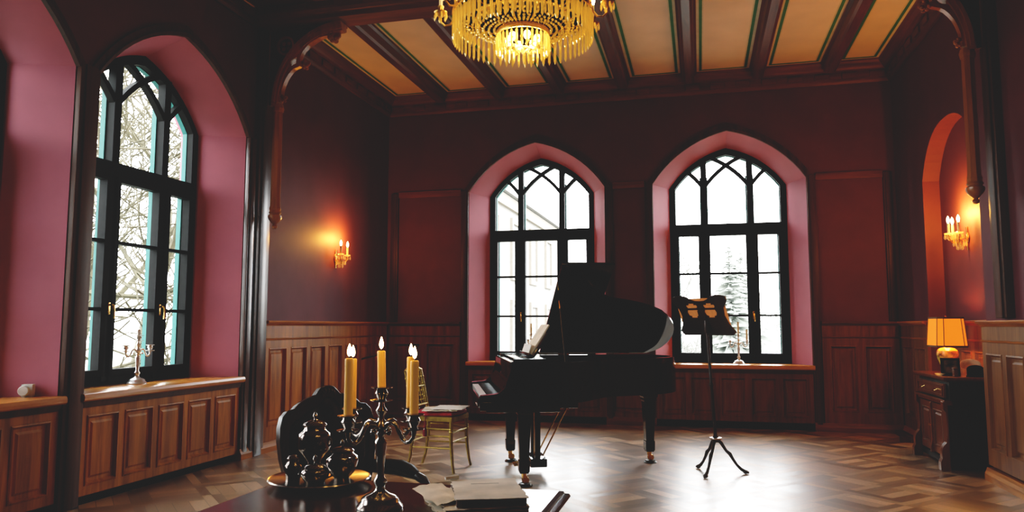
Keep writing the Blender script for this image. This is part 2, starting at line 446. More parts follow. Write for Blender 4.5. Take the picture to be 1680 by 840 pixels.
# window reveals, frames, panes, sills
def window(idx, f, c, wood_sill, wood_panel, handles):
    w = bpy.data.objects.new('window_%d' % idx, None); C.objects.link(w); tag(w, kind='structure')
    mb = MB()
    base = SILL - .06
    o = arch(c, A0, base, SPR, APX); i = arch(c, A1, base, SP1, AP1)
    mid = [((a[0] * .0 + b[0] * 1.), (a[1] * .0 + b[1] * 1.)) for a, b in zip(o, i)]
    mb.loft([[f(u, v, 0) for u, v in o], [f(u, v, -.37) for u, v in mid], [f(u, v, -.58) for u, v in i]], closed=False, cap=False)
    mb.build('window_reveal', M['reveal'], w, ang=25)
    # main frame
    p0, p1 = -DEP + .06, -DEP
    b0 = SILL
    O = arch(c, A1, b0, SP1, AP1); I = arch(c, A1 - .075, b0 + .09, SP1 + .0, AP1 - .085)
    fr = MB(); fr.ring(O, I, p0, p1, f)
    MU = .29; TR = 2.51
    def bar(u0, u1, v0, v1, q0=p0 + .006, q1=p1): fr.box(u0, u1, v0, v1, q0, q1, .006, f)
    for sg in (-1, 1):
        u = c + sg * MU
        bar(u - .038, u + .038, b0 + .03, arch_z(MU, A1, SP1, AP1) - .02)
    bar(c - A1 + .03, c + A1 - .03, TR - .06, TR + .06, p0 + .012)
    # intersecting tracery: the arch's own curves set off from the mullions
    arc = [(x - c, z) for x, z in arch(c, A1, 0, SP1, AP1 - .04)[1:12]]
    for sg in (-1, 1):
        for sh in (-1, 1):
            # curve rising toward sg from mullion sh
            pts = []
            for x, z in arc:
                xx = (x + A1) * sg + sh * MU
                if z > arch_z(min(abs(xx), A1 * .99), A1, SP1, AP1) - .03 or abs(xx) > A1 - .02: break
                pts.append((c + xx, z))
            if len(pts) >= 2:
                fr.ribbon(pts, .045, p0 + .004, p1 + .006, f)
    fr.build('window_frame', M['frame'], w, ang=30)
    # casements below the transom
    edges = [(-A1 + .06, -MU - .03), (-MU + .03, MU - .03), (MU + .03, A1 - .06)]
    for k, (a, b) in enumerate(edges):
        t = .052 if k != 1 else .036
        cs = MB()
        zo0, zo1 = b0 + .075, TR - .05
        cs.ring(rect(c + a, c + b, zo0, zo1), rect(c + a + t, c + b - t, zo0 + .05, zo1 - .045), p0 + .02, p1 + .004, f)
        for zb in (1.92, 1.375):
            cs.box(c + a + t - .005, c + b - t + .005, zb - .013, zb + .013, p0 + .01, p1 + .01, 0, f)
        cs.build('casement', M['frame'], w, smooth=False)
    # outer frame facing the weather
    of = MB()
    q0, q1 = -DEP - .004, -DEP - .05
    of.ring(arch(c, A1, b0, SP1, AP1), arch(c, A1 - .082, b0 + .11, SP1, AP1 - .09), q0, q1, f)
    for sg in (-1, 1):
        of.box(c + sg * MU - .05, c + sg * MU + .05, b0 + .05, 3.2, q0, q1, 0, f)
        of.box(c + sg * (A1 - .09) - .03, c + sg * (A1 - .09) + .03, b0 + .05, TR, q0, q1, 0, f)
    of.box(c - A1 + .05, c + A1 - .05, TR - .075, TR + .055, q0, q1, 0, f)
    of.build('outer_frame', M['teal'], w, smooth=False)
    mb = MB(); mb.plate(arch(c, A1 - .03, b0 + .03, SP1, AP1 - .03), [], -DEP + .008, f); mb.build('window_pane', M['pane'], w, smooth=False)
    for sg, dr in handles:
        h = MB()
        u = c + sg * MU + .0
        h.box(u - .012, u + .012, 1.33, 1.43, p0 + .006, p0 + .022, .004, f)
        h.tube([f(u, 1.41, p0 + .02), f(u, 1.41, p0 + .05), f(u + dr * .006, 1.405, p0 + .058), f(u + dr * .01, 1.36, p0 + .06), f(u + dr * .01, 1.30, p0 + .058)], [.009, .009, .009, .008, .01], 8)
        h.build('window_handle', M['brass'], w)
    s = MB()
    s.prism([(-.60, SILL - .055), (.055, SILL - .055), (.065, SILL - .045), (.068, SILL - .025), (.06, SILL - .005), (.05, SILL), (-.60, SILL)], c - A0 - .02, c + A0 + .02,
            lambda p, v, u: f(u, v, p))
    s.build('window_sill', wood_sill, w, ang=30)
    s = MB(); s.prism([(-.02, SILL - .10), (.03, SILL - .10), (.045, SILL - .056), (-.02, SILL - .056)], c - A0, c + A0, lambda p, v, u: f(u, v, p))
    s.build('sill_moulding', M['darkwood'], w, smooth=False)
    return w
window(1, WL, LEFTW[1], M['sill'], M['oak'], [(-1, 1), (1, 1)])
window(2, WL, LEFTW[0], M['sill'], M['oak'], [(-1, 1), (1, 1)])
window(5, WL, LEFTW[2], M['sill'], M['oak'], [(-1, 1), (1, 1)])
window(3, WF, FARW[0], M['sillx'], M['oak'], [(-1, 1)])
window(4, WF, FARW[1], M['sillx'], M['oak'], [(1, 1)])

def wainscot(name, f, u0, u1, v0, v1, n, mat, p=.035, cap=None, frieze=0., stile=.085, bottom=.13, top=.10):
    """framed panelling: stiles and rails in front, fielded panels set back"""
    mb = MB()
    vt = v1 - frieze
    pw = (u1 - u0 - stile * (n + 1)) / n
    holes = []
    for k in range(n):
        a = u0 + stile + k * (pw + stile)
        holes.append(rect(a, a + pw, v0 + bottom, vt - top))
    mb.plate(rect(u0, u1, v0, v1), holes, p, f)
    for r in ((u0, v0, u1, v0), (u1, v0, u1, v1), (u1, v1, u0, v1), (u0, v1, u0, v0)):
        mb.face([f(r[0], r[1], 0), f(r[2], r[3], 0), f(r[2], r[3], p), f(r[0], r[1], p)])
    for h in holes:
        a, b, c, d = h[0][0], h[1][0], h[0][1], h[2][1]
        dp = min(.026, p - .004)
        ins = [(0, p), (.002, p + .004), (.012, p + .007), (.020, p - dp * .4), (.026, p - dp), (.048, p - dp), (.064, p - dp * .55)]
        R = [[f(x, y, q) for x, y in rect(a + t, b - t, c + t, d - t)] for t, q in ins]
        mb.loft(R, cap=False)
        mb.face(R[-1])
    o = struct(mb, name, mat, smooth=False)
    if cap:
        m2 = MB()
        m2.prism([(0, v1 - .035), (p + .006, v1 - .035), (p + .022, v1 - .015), (p + .04, v1 - .012), (p + .045, v1 + .004), (p + .038, v1 + .014), (0, v1 + .014)], u0, u1,
                 lambda q, v, u: f(u, v, q))
        if frieze:
            m2.prism([(p, vt - .012), (p + .01, vt - .008), (p + .014, vt + .004), (p, vt + .008)], u0, u1, lambda q, v, u: f(u, v, q))
        m2.build('dado_rail', cap, o, smooth=False)
    return o

TN = [0]
def trim_name():
    TN[0] += 1
    return 'trim_%d' % TN[0]

# panels below the left windows, dado by the sconce
for c in LEFTW: wainscot(trim_name(), WL, c - A0, c + A0, .06, SILL - .10, 5, M['oak'], p=.02, bottom=.065, top=.055, stile=.058)
wainscot(trim_name(), WL, 6.60, YF - .04, .10, 1.28, 7, M['oak'], p=.03, cap=M['oakh'], frieze=.17, bottom=.14, top=.09)
wainscot(trim_name(), WL, YB, LEFTW[2] - A0 - .12, .10, 1.28, 7, M['oak'], p=.03, cap=M['oakh'], frieze=.17)
# far wall
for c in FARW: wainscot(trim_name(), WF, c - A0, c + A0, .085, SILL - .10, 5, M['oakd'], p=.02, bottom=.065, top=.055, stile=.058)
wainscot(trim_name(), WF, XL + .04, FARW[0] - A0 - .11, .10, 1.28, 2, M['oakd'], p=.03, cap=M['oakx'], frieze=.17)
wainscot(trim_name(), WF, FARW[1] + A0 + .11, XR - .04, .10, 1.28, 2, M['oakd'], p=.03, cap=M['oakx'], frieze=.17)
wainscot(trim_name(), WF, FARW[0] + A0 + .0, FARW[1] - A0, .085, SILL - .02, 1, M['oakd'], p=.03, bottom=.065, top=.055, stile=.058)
# right wall: forward run, far run and the niche back
wainscot(trim_name(), WR, NY0 - .02 - 6.2, NY0 - .02, .12, 1.27, 15, M['oakr'], p=.05, cap=M['oakh'], frieze=.15)
wainscot(trim_name(), WR, NY1, YF - .04, .10, 1.28, 2, M['oakr'], p=.03, cap=M['oakh'], frieze=.17)
wainscot(trim_name(), lambda u, v, p: WR(u, v, p - NX), NY0 + .01, NY1 - .01, .10, 1.28, 4, M['oakr'], p=.02, cap=M['oakh'], frieze=.17)

# upright timber strips and arch mouldings
def stile(f, u0, u1, v0, v1, p=.035, mat='darkwood'):
    mb = MB(); mb.box(u0, u1, v0, v1, 0, p, .008, f)
    w = u1 - u0
    mb.box(u0 + w * .22, u1 - w * .22, v0, v1, p - .002, p + .012, .005, f)
    struct(mb, trim_name(), M[mat])
def arch_mould(f, c, mat='darkwood'):
    mb = MB()
    def up(a, s, x): return arch(c, a, 0, s, x)[1:-1]
    o = up(A0 + .085, SPR, APX + .10); i = up(A0 + .0, SPR, APX + .0); m = up(A0 + .03, SPR, APX + .035)
    R = [[f(u, v, .0) for u, v in o], [f(u, v, .026) for u, v in o], [f(u, v, .026) for u, v in m], [f(u, v, .042) for u, v in m], [f(u, v, .036) for u, v in i], [f(u, v, -.02) for u, v in i]]
    mb.loft(R, closed=False)
    struct(mb, trim_name(), M[mat])
for c in LEFTW: arch_mould(WL, c)
for c in FARW: arch_mould(WF, c)
stile(WL, LEFTW[1] + A0 + .005, LEFTW[0] - A0 - .005, .0, SPR + .03, .045)
stile(WL, LEFTW[2] + A0 + .005, LEFTW[1] - A0 - .005, .0, SPR + .03, .045)
stile(WL, LEFTW[2] - A0 - .11, LEFTW[2] - A0 - .005, .0, SPR + .03, .045)
stile(WL, LEFTW[0] + A0 + .005, LEFTW[0] + A0 + .12, .0, SPR, .045, 'darkgloss')
stile(WL, 6.36, 6.585, .0, 4.2, .06, 'darkgloss')
stile(WR, 6.36, 6.585, 1.30, 4.2, .06)
for c in FARW:
    stile(WF, c - A0 - .105, c - A0 - .004, .0, SPR + .02)
    stile(WF, c + A0 + .004, c + A0 + .105, .0, SPR + .02)
stile(WF, XL + .06, XL + .17, 1.3, SPR + .02)
stile(WF, XR - .14, XR - .04, 1.3, SPR + .02)
def rail(f, u0, u1, v):
    mb = MB(); mb.box(u0, u1, v - .045, v + .045, 0, .03, .008, f); struct(mb, trim_name(), M['darkwoodx'])
rail(WF, XL + .17, FARW[0] - A0 - .105, SPR); rail(WF, FARW[0] + A0 + .105, FARW[1] - A0 - .105, SPR); rail(WF, FARW[1] + A0 + .105, XR - .14, SPR)

# baseboards
def baseboard(side, f, segs, mat):
    mb = MB()
    for u0, u1, p in segs:
        mb.prism([(0, 0), (p + .03, 0), (p + .03, .05), (p + .018, .075), (p + .01, .10), (0, .10)], u0, u1, lambda q, v, u: f(u, v, q))
    struct(mb, 'baseboard_' + side, mat, smooth=False)
baseboard('left', WL, [(YB, .2, .03), (6.22, YF, .035)] + [(c - A0 + .02, c + A0 - .02, -.03) for c in LEFTW], M['oakh'])
baseboard('back', WF, [(XL, FARW[0] - A0, .03), (FARW[0] + A0, FARW[1] - A0, .03), (FARW[1] + A0, XR, .03)] + [(c - A0, c + A0, -.03) for c in FARW], M['darkwoodx'])
baseboard('right', WR, [(YB, NY0 - .02, .055), (NY1, YF, .03)], M['oakh'])

# ------------------------------------------------------------------ ceiling: crown, beams, stripes
def crown(f, u0, u1, mat):
    mb = MB()
    mb.prism([(0, 4.19), (.025, 4.19), (.04, 4.215), (.045, 4.23), (.05, 4.33), (.085, 4.345), (.10, 4.365), (.14, 4.40), (.155, 4.425), (.155, ZC), (0, ZC)], u0, u1, lambda p, v, u: f(u, v, p))
    n = max(2, int((u1 - u0) / .30))
    for k in range(n):
        u = u0 + (k + .5) * (u1 - u0) / n
        mb.box(u - .085, u + .085, 4.245, 4.318, .045, .064, .006, f)
    struct(mb, trim_name(), mat, smooth=False)
BY0, BY1 = 6.26, 6.60
crown(WL, BY1, YF, M['darkwoody']); crown(WR, BY1, YF, M['darkwoody']); crown(WF, XL, XR, M['darkwoodx'])
crown(WL, YB, BY0, M['darkwoody']); crown(WR, YB, BY0, M['darkwoody'])
# transverse beam between the two brackets
mb = MB()
prof = [(BY0 + .05, 4.21), (BY1 - .05, 4.21), (BY1 - .04, 4.25), (BY1 - .02, 4.27), (BY1 - .02, 4.35), (BY1 + .04, 4.37), (BY1 + .10, 4.42), (BY1 + .10, ZC + .01),
        (BY0 - .16, ZC + .01), (BY0 - .16, 4.42), (BY0 - .10, 4.38), (BY0 - .02, 4.36), (BY0 - .02, 4.28), (BY0 + .0, 4.25), (BY0 + .04, 4.245)]
mb.prism(prof, XL, XR, lambda y, z, x: (x, y, z))
for k in range(22):
    x = XL + .15 + k * .29
    mb.box(x, x + .17, BY0 - .035, BY0 - .015, 4.29, 4.345, .005)
struct(mb, trim_name(), M['darkwoodx'], smooth=False)
# lesser beams along the room, far bay
BX = [-3.40, -2.57, -1.74, -.905, -.07, .765, 1.60]
for x in BX:
    mb = MB()
    mb.prism([(x - .10, ZC), (x - .10, ZC - .03), (x - .075, ZC - .05), (x - .065, ZC - .13), (x - .04, ZC - .15), (x + .04, ZC - .15), (x + .065, ZC - .13), (x + .075, ZC - .05), (x + .10, ZC - .03), (x + .10, ZC)],
             BY1 + .05, YF - .14, lambda a, z, y: (a, y, z))
    struct(mb, trim_name(), M['darkwoody'], smooth=False)
# painted borders of each ceiling field
ex = [XL + .155] + BX + [XR - .155]
for k in range(len(ex) - 1):
    a = ex[k] + (.0 if k == 0 else .10); b = ex[k + 1] - (.0 if k == len(ex) - 2 else .10)
    y0, y1 = BY1 + .10, YF - .155
    g = MB(); p = MB()
    def fr(m, t0, t1, z):
        m.ring(rect(a + t0, b - t0, y0 + t0, y1 - t0), rect(a + t1, b - t1, y0 + t1, y1 - t1), ZC, z)
    fr(p, .0, .030, ZC - .004); fr(g, .030, .062, ZC - .006); fr(p, .062, .076, ZC - .004)
    o = struct(g, trim_name(), M['green'], smooth=False)
    p.build('pale_line', M['pale'], o, smooth=False)
# front bay beams (seen only from elsewhere)
for x in BX:
    mb = MB(); mb.box(x - .09, x + .09, YB, BY0 - .1, ZC - .14, ZC + .01, .012); struct(mb, trim_name(), M['darkwoody'])

# carved brackets carrying the beam
def bracket(x, sg, label):
    t = thing('carved_bracket', label, 'bracket', (x, (BY0 + BY1) / 2 + .04, 0))
    s = MB()   # octagonal shaft
    s.lathe([(.0, 2.36), (.052, 2.36), (.058, 2.39), (.05, 2.42), (.048, 2.5), (.048, 3.36), (.056, 3.37), (.062, 3.40), (.05, 3.44), (.0, 3.44)], 8, (sg * .14, 0, 0))
    s.build('shaft', M['shelf'], t, ang=20)
    s = MB()   # turned drop at the foot
    s.lathe([(.0, 2.19), (.018, 2.195), (.028, 2.215), (.014, 2.232), (.032, 2.25), (.055, 2.275), (.066, 2.30), (.066, 2.32), (.05, 2.335), (.06, 2.35), (.05, 2.37), (0, 2.37)], 20, (sg * .14, 0, 0))
    s.build('drop_finial', M['shelf'], t)
    tipx = .84; top = 4.22
    def curve(r0x, z0, x1, z1, n=14):   # vertical start, horizontal end
        return [(r0x + (x1 - r0x) * (1 - cos(pi / 2 * k / n)), z0 + (z1 - z0) * sin(pi / 2 * k / n)) for k in range(n + 1)]
    F = lambda a, z, y: (sg * a, y, z)
    a = MB()
    main = curve(.12, 3.42, tipx, top - .05)
    a.ribbon(main, .065, -.055, .055, F); a.ribbon([(q, z + .03) for q, z in main], .03, -.075, .075, F)
    a.ribbon([(q, z - .034) for q, z in main], .022, -.038, .038, F)
    a.build('arm', M['shelf'], t, ang=30)
    a = MB()   # cusped tracery below the arm
    lo = curve(.16, 3.46, .40, 3.83, 9); a.ribbon(lo, .035, -.03, .03, F)
    hi = curve(.36, 3.84, .70, 4.11, 9); a.ribbon(hi, .035, -.03, .03, F)
    a.ribbon([(.235, 3.78), (.40, 3.835)], .04, -.025, .025, F)
    a.ribbon([(.17, 3.55), (.20, 3.80), (.30, 3.97)], .02, -.02, .02, F)
    a.build('cusp_tracery', M['shelf'], t, ang=30)
    for bx, bz, r in ((.43, 3.83, .045), (.74, 4.09, .06), (.20, 3.50, .032)):
        b = MB()
        for k in range(9):
            an = 2 * pi * k / 9
            b.ball((sg * (bx + r * .7 * cos(an)), .0 + .02 * sin(3 * an), bz + r * .7 * sin(an)), r * .48, 8, 6)
        b.ball((sg * bx, 0, bz), r * .75, 10, 8)
        b.build('leaf_boss', M['shelf'], t)
    b = MB()   # spandrel board behind
    poly = [(.04, 3.44)] + [(q - .01, z + .01) for q, z in main] + [(tipx, top - .02), (.04, top - .02)]
    b.prism(poly, -.014, .014, F); b.build('spandrel', M['darkwood'], t, smooth=False)
    b = MB()
    b.ring([(.12 + .10 * cos(2 * pi * k / 16) + .10, 4.03 + .10 * sin(2 * pi * k / 16)) for k in range(16)], [(.22 + .075 * cos(2 * pi * k / 16), 4.03 + .075 * sin(2 * pi * k / 16)) for k in range(16)], -.03, .03, F)
    for k in range(4):
        an = pi / 4 + k * pi / 2
        b.ball((sg * (.22 + .038 * cos(an)), 0, 4.03 + .038 * sin(an)), .03, 8, 6, (1, .8, 1))
    b.build('rosette', M['shelf'], t)
    b = MB(); b.box(.0, .92, -.09, .09, top - .03, top + .02, .008, F); b.box(.84, .90, -.07, .07, top - .07, top - .02, .006, F); b.build('cap_board', M['darkwood'], t)
    b = MB(); b.box(0, .20, -.06, .06, 2.42, 2.46, .004, F); b.box(0, .20, -.05, .05, 3.36, 3.46, .006, F)
    b.box(.02, .10, -.05, .05, 2.40, 3.46, .006, F)
    b.build('mounting_board', M['darkwood'], t)
bracket(XL + .045, 1, 'carved wooden bracket with pendant at the ceiling beam on the left wall by the window')
bracket(XR - .045, -1, 'carved wooden bracket with pendant at the ceiling beam on the right wall above the panelling')

# ------------------------------------------------------------------ candles and candelabra
STEM = [(0, 0), (.061, 0), (.063, .006), (.056, .016), (.051, .020), (.050, .028), (.038, .036), (.024, .041), (.0135, .050), (.012, .060), (.017, .068), (.0185, .075), (.012, .084), (.0095, .092), (.012, .13), (.0165, .172),
        (.0155, .180), (.0095, .186), (.009, .192), (.0135, .198), (.009, .205), (.016, .212), (.022, .219), (.016, .229), (.0095, .236), (.009, .250), (.014, .260), (.016, .268), (.008, .284), (.007, .296),
        (.030, .301), (.031, .304), (.010, .308), (.014, .316), (.0185, .327), (.014, .338), (.012, .342), (.030, .346), (.031, .349), (.0125, .351), (0, .351)]
NOZ = [(0, -.014), (.006, -.012), (.008, 0), (.028, .004), (.029, .007), (.009, .010), (.013, .018), (.018, .027), (.013, .036), (.027, .041), (.028, .044), (.0125, .046), (0, .046)]
ARM_R, ARM_Z = .088, .215
BIG_R = .120
STEM = [(r, z if z < .236 else .236 + (z - .236) * .78) for r, z in STEM]
TOPZ = STEM[-1][1]
def candelabrum(label, loc, rz, s, angles, mat, ar=ARM_R, cat='candelabrum'):
    t = thing('candelabrum', label, cat, loc, rz)
    m = MB(); m.lathe([(r * s, z * s) for r, z in STEM], 32); m.build('stem', mat, t, ang=50)
    for a in angles:
        P = []
        for r, z in ((.012, .216), (.022, .228), (.034, .231), (.044, .224), (.052, .205), (.060, .190), (.070, .183), (.080, .187), (.087, .198), (.088, .212)):
            r = .012 + (r - .012) * (ar - .012) / .076
            P.append((r * s * cos(a), r * s * sin(a), z * s))
        m = MB(); m.tube(P, [.0075 * s, .007 * s, .0065 * s, .006 * s, .006 * s, .006 * s, .006 * s, .006 * s, .0055 * s, .005 * s], 10)
        m.ball((.03 * s * cos(a), .03 * s * sin(a), .204 * s), .008 * s, 8, 6)
        arm = m.build('arm', mat, t)
        m = MB(); m.lathe([(r * s, z * s) for r, z in NOZ], 24, (ar * s * cos(a), ar * s * sin(a), ARM_Z * s)); m.build('candle_holder', mat, arm, ang=50)
    return t
def candle(label, loc, r, h, mat, lit=True, group=None, lean=0.):
    t = thing('candle', label, 'candle', loc, 0, group)
    m = MB()
    m.lathe([(0, 0), (r, 0), (r * .99, h * .3), (r * .97, h * .9), (r * .98, h * .975), (r * .85, h), (r * .5, h - .003), (0, h - .004)], 20)
    if lean:
        for v in m.bm.verts: v.co.x += v.co.z * lean
    m.build('wax', mat, t)
    m = MB(); m.tube([(lean * h, 0, h - .006), (lean * h, 0, h + .006), (lean * h + .002, 0, h + .011)], .0012, 6); m.build('wick', M['ebony'], t)
    if lit:
        m = MB(); f = [(0, .002), (.0035, .005), (.0058, .012), (.0055, .019), (.0035, .027), (.0012, .034), (0, .036)]
        m.lathe([(rr * 1.05, z) for rr, z in f], 12, (lean * h, 0, h + .003)); m.build('flame', M['flame'], t)
        L = bpy.data.lights.new('candle_light', 'POINT'); L.energy = .16; L.color = (1, .55, .18); L.shadow_soft_size = .012
        lo = bpy.data.objects.new('candle_light', L); C.objects.link(lo); lo.location = (loc[0] + lean * h, loc[1], loc[2] + h + .045)
    return t

# the big one on the table in front
TZ = .75
CX, CY = -.850, 1.915
cr = radians(24)
cang = [radians(k) for k in (47, 133, 225, 315)]
candelabrum('tarnished silver five-armed candelabrum with burning candles standing on the dark table', (CX, CY, TZ), cr, 1., cang, M['tarnish'], BIG_R)
candle('burning honey-coloured candle in the raised middle socket of the table candelabrum', (CX, CY, TZ + TOPZ - .0015), .0115, .098, M['wax'], lean=-.03)
names = {0: ('burning honey candle at the far right arm of the table candelabrum, half hidden behind another', .142),
         1: ('burning honey candle at the far left arm of the table candelabrum, half hidden behind another', .138),
         2: ('burning honey candle in front on the near left arm of the table candelabrum', .146),
         3: ('burning honey candle in front on the near right arm of the table candelabrum', .139)}
for k, a in enumerate(cang):
    lb, h = names[k]
    candle(lb, (CX + BIG_R * cos(a + cr), CY + BIG_R * sin(a + cr), TZ + ARM_Z + .0445), .0118, h, M['wax'])
# on the left window sill
LS = (-4.46, 5.20, SILL)
candelabrum('silver candelabrum on the sill of the big left window', LS, radians(75), 1.22, [0, pi], M['silver'])
candle('short white candle stub in the candelabrum on the left window sill', (LS[0], LS[1], SILL + (TOPZ - .0005) * 1.22), .013, .045, M['waxwhite'], lit=False)
# far right window sill
FS = (.46, YF + .16, SILL)
candelabrum('silver candelabrum on the sill of the far window behind the music stand', FS, radians(5), 1.15, [0, pi], M['silver'])
candle('tall cream candle in the middle of the candelabrum behind the music stand', (FS[0], FS[1], SILL + (TOPZ - .0005) * 1.15), .0125, .15, M['waxcream'], lit=False)
candle('cream candle on the right arm of the candelabrum behind the music stand', (FS[0] + ARM_R * 1.15 * cos(radians(5)), FS[1] + ARM_R * 1.15 * sin(radians(5)), SILL + (ARM_Z + .0455) * 1.15), .0125, .13, M['waxcream'], lit=False)
FS2 = (-2.20, YF + .18, SILL)
candelabrum('silver candelabrum on the far window sill behind the piano music desk', FS2, radians(80), 1.15, [0, pi], M['silver'])
candle('slim cream candle in the candelabrum behind the piano music desk', (FS2[0], FS2[1], SILL + (TOPZ - .0005) * 1.15), .0115, .13, M['waxcream'], lit=False)

# thermostats by the left windows
def thermostat(label, loc, rz):
    t = thing('thermostat_dial', label, 'thermostat', loc, rz)
    m = MB(); m.box(-.035, .035, 0, .045, .004, .085, .006); m.build('body', M['white'], t)
    m = MB(); R = Matrix.Rotation(radians(90), 4, 'X')
    m.lathe([(0, 0), (.034, 0), (.034, .022), (.030, .027), (0, .028)], 24, (-.012, 0, .043), R); m.build('dial', M['white'], t)
    m = MB(); m.box(-.03, .03, .002, .04, 0, .006); m.build('foot', M['white'], t)
thermostat('white thermostat with round dial on the near left sill beside the dark post', (-4.34, 4.06, SILL), radians(25))
thermostat('white thermostat mostly hidden behind the dark post on the big left window sill', (-4.36, 4.475, SILL), radians(200))

# ------------------------------------------------------------------ table in front
t = thing('dining_table', 'dark polished mahogany table in front with moulded edge', 'table', (-.86, 1.50, 0))
m = MB()
X, Y0, Y1 = .47, -.9, .775
prof = [(.0, TZ), (.012, TZ - .003), (.014, TZ - .010), (.026, TZ - .012), (.03, TZ - .020), (.024, TZ - .030), (.012, TZ - .034), (.0, TZ - .034)]
R = []
for o, z in prof:
    o -= .03
    R.append([(-X - o, Y0 - o, z), (X + o, Y0 - o, z), (X + o, Y1 + o, z), (-X - o, Y1 + o, z)])
m.loft(R); m.build('tabletop', M['table'], t, smooth=False)
m = MB(); m.ring(rect(-X + .06, X - .06, Y0 + .06, Y1 - .06), rect(-X + .085, X - .085, Y0 + .085, Y1 - .085), TZ - .034, TZ - .13); m.build('apron', M['table'], t, smooth=False)
for sx in (-1, 1):
    for y in (Y0 + .1, Y1 - .1):
        m = MB(); m.box(-.035, .035, -.035, .035, TZ - .14, TZ - .034, .004, lambda a, b, c, sx=sx, y=y: (sx * (X - .1) + a, y + b, c))
        m.lathe([(0, 0), (.02, 0), (.024, .02), (.016, .05), (.022, .12), (.034, .45), (.036, .52), (.024, .56), (.036, .585), (.03, .61), (0, .61)], 16, (sx * (X - .1), y, 0))
        m.build('leg', M['table'], t)

# silver tray with tea things
TRX, TRY = -1.165, 2.165
t = thing('serving_tray', 'round dark silver tray holding a tea set on the table', 'tray', (TRX, TRY, TZ))
m = MB(); m.lathe([(0, .002), (.10, .0015), (.125, .004), (.140, .012), (.152, .016), (.154, .0185), (.150, .0185), (.138, .0145), (.124, .0065), (.10, .004), (0, .004)], 48); m.build('dish', M['tarnish'], t, ang=60)
m = MB(); m.lathe([(.150, .0185), (.155, .0165), (.158, .0185), (.155, .022), (.150, .0205)], 48); m.build('rim', M['tarnish'], t, ang=60)
def vessel(label, cat, x, y, prof, lid, knob, name, extra=None, s=1.):
    t = thing(name, label, cat, (x, y, TZ + .0042))
    m = MB(); m.lathe([(r * s, z * s) for r, z in prof], 32); m.build('body', M['tarn2'], t, ang=45)
    if lid:
        m = MB(); m.lathe([(r * s, z * s) for r, z in lid], 32); l = m.build('lid', M['tarn2'], t, ang=45)
        if knob:
            m = MB(); z0 = knob * s
            m.lathe([(0, z0 - .002), (.004 * s, z0), (.003 * s, z0 + .004 * s), (.0075 * s, z0 + .011 * s), (.006 * s, z0 + .018 * s), (.002 * s, z0 + .024 * s), (0, z0 + .026 * s)], 14); m.build('knob', M['tarn2'], l)
    if extra:
        for nm, pts, rad in extra:
            m = MB(); m.tube([tuple(c * s for c in p) for p in pts], [q * s for q in rad], 10); m.build(nm, M['tarn2'], t)
    return t
vessel('tall dark silver urn with domed lid at the back of the tray', 'urn', TRX - .040, TRY + .035,
       [(0, 0), (.028, 0), (.031, .004), (.028, .010), (.020, .026), (.0175, .042), (.020, .056), (.034, .076), (.048, .092), (.0505, .102), (.0505, .136), (.0485, .144), (.038, .152), (.034, .158), (.034, .170), (0, .170)],
       [(0, .168), (.037, .168), (.038, .172), (.034, .177), (.022, .183), (.008, .187), (0, .187)], .187, 'tea_urn',
       [('handle', [(.048, .0, .125), (.058, 0, .128), (.058, 0, .112), (.049, 0, .106)], [.003] * 4)], s=1.0)
vessel('small dark silver caddy jar at the left edge of the tray', 'jar', TRX - .062, TRY - .052,
       [(0, 0), (.020, 0), (.022, .003), (.021, .012), (.0255, .045), (.0262, .058), (.020, .066), (.017, .071), (.018, .078), (0, .078)],
       [(0, .077), (.019, .077), (.020, .080), (.015, .086), (.006, .089), (0, .089)], None, 'caddy_jar')
vessel('round dark silver lidded pot with finial on the right of the tray', 'pot', TRX + .072, TRY + .005,
       [(0, 0), (.030, 0), (.032, .004), (.022, .010), (.024, .018), (.040, .034), (.052, .060), (.056, .080), (.052, .090), (.040, .098), (.036, .106), (0, .106)],
       [(0, .105), (.040, .105), (.041, .109), (.034, .115), (.018, .120), (0, .121)], .121, 'lidded_pot',
       [('handle', [(.040, -.030, .090), (.052, -.036, .092), (.054, -.038, .076), (.044, -.032, .066)], [.003] * 4)], s=.92)
vessel('squat dark silver sugar bowl at the front of the tray', 'sugar bowl', TRX + .022, TRY - .072,
       [(0, 0), (.026, 0), (.028, .004), (.022, .009), (.030, .018), (.041, .034), (.043, .046), (.038, .054), (.030, .059), (0, .059)],
       [(0, .058), (.033, .058), (.034, .061), (.026, .067), (.012, .071), (0, .072)], .072, 'sugar_bowl',
       [('handle', [(.040, 0, .045), (.053, 0, .050), (.055, 0, .036), (.040, 0, .030)], [.003] * 4), ('handle', [(-.040, 0, .045), (-.053, 0, .050), (-.055, 0, .036), (-.040, 0, .030)], [.003] * 4)], s=1.0)

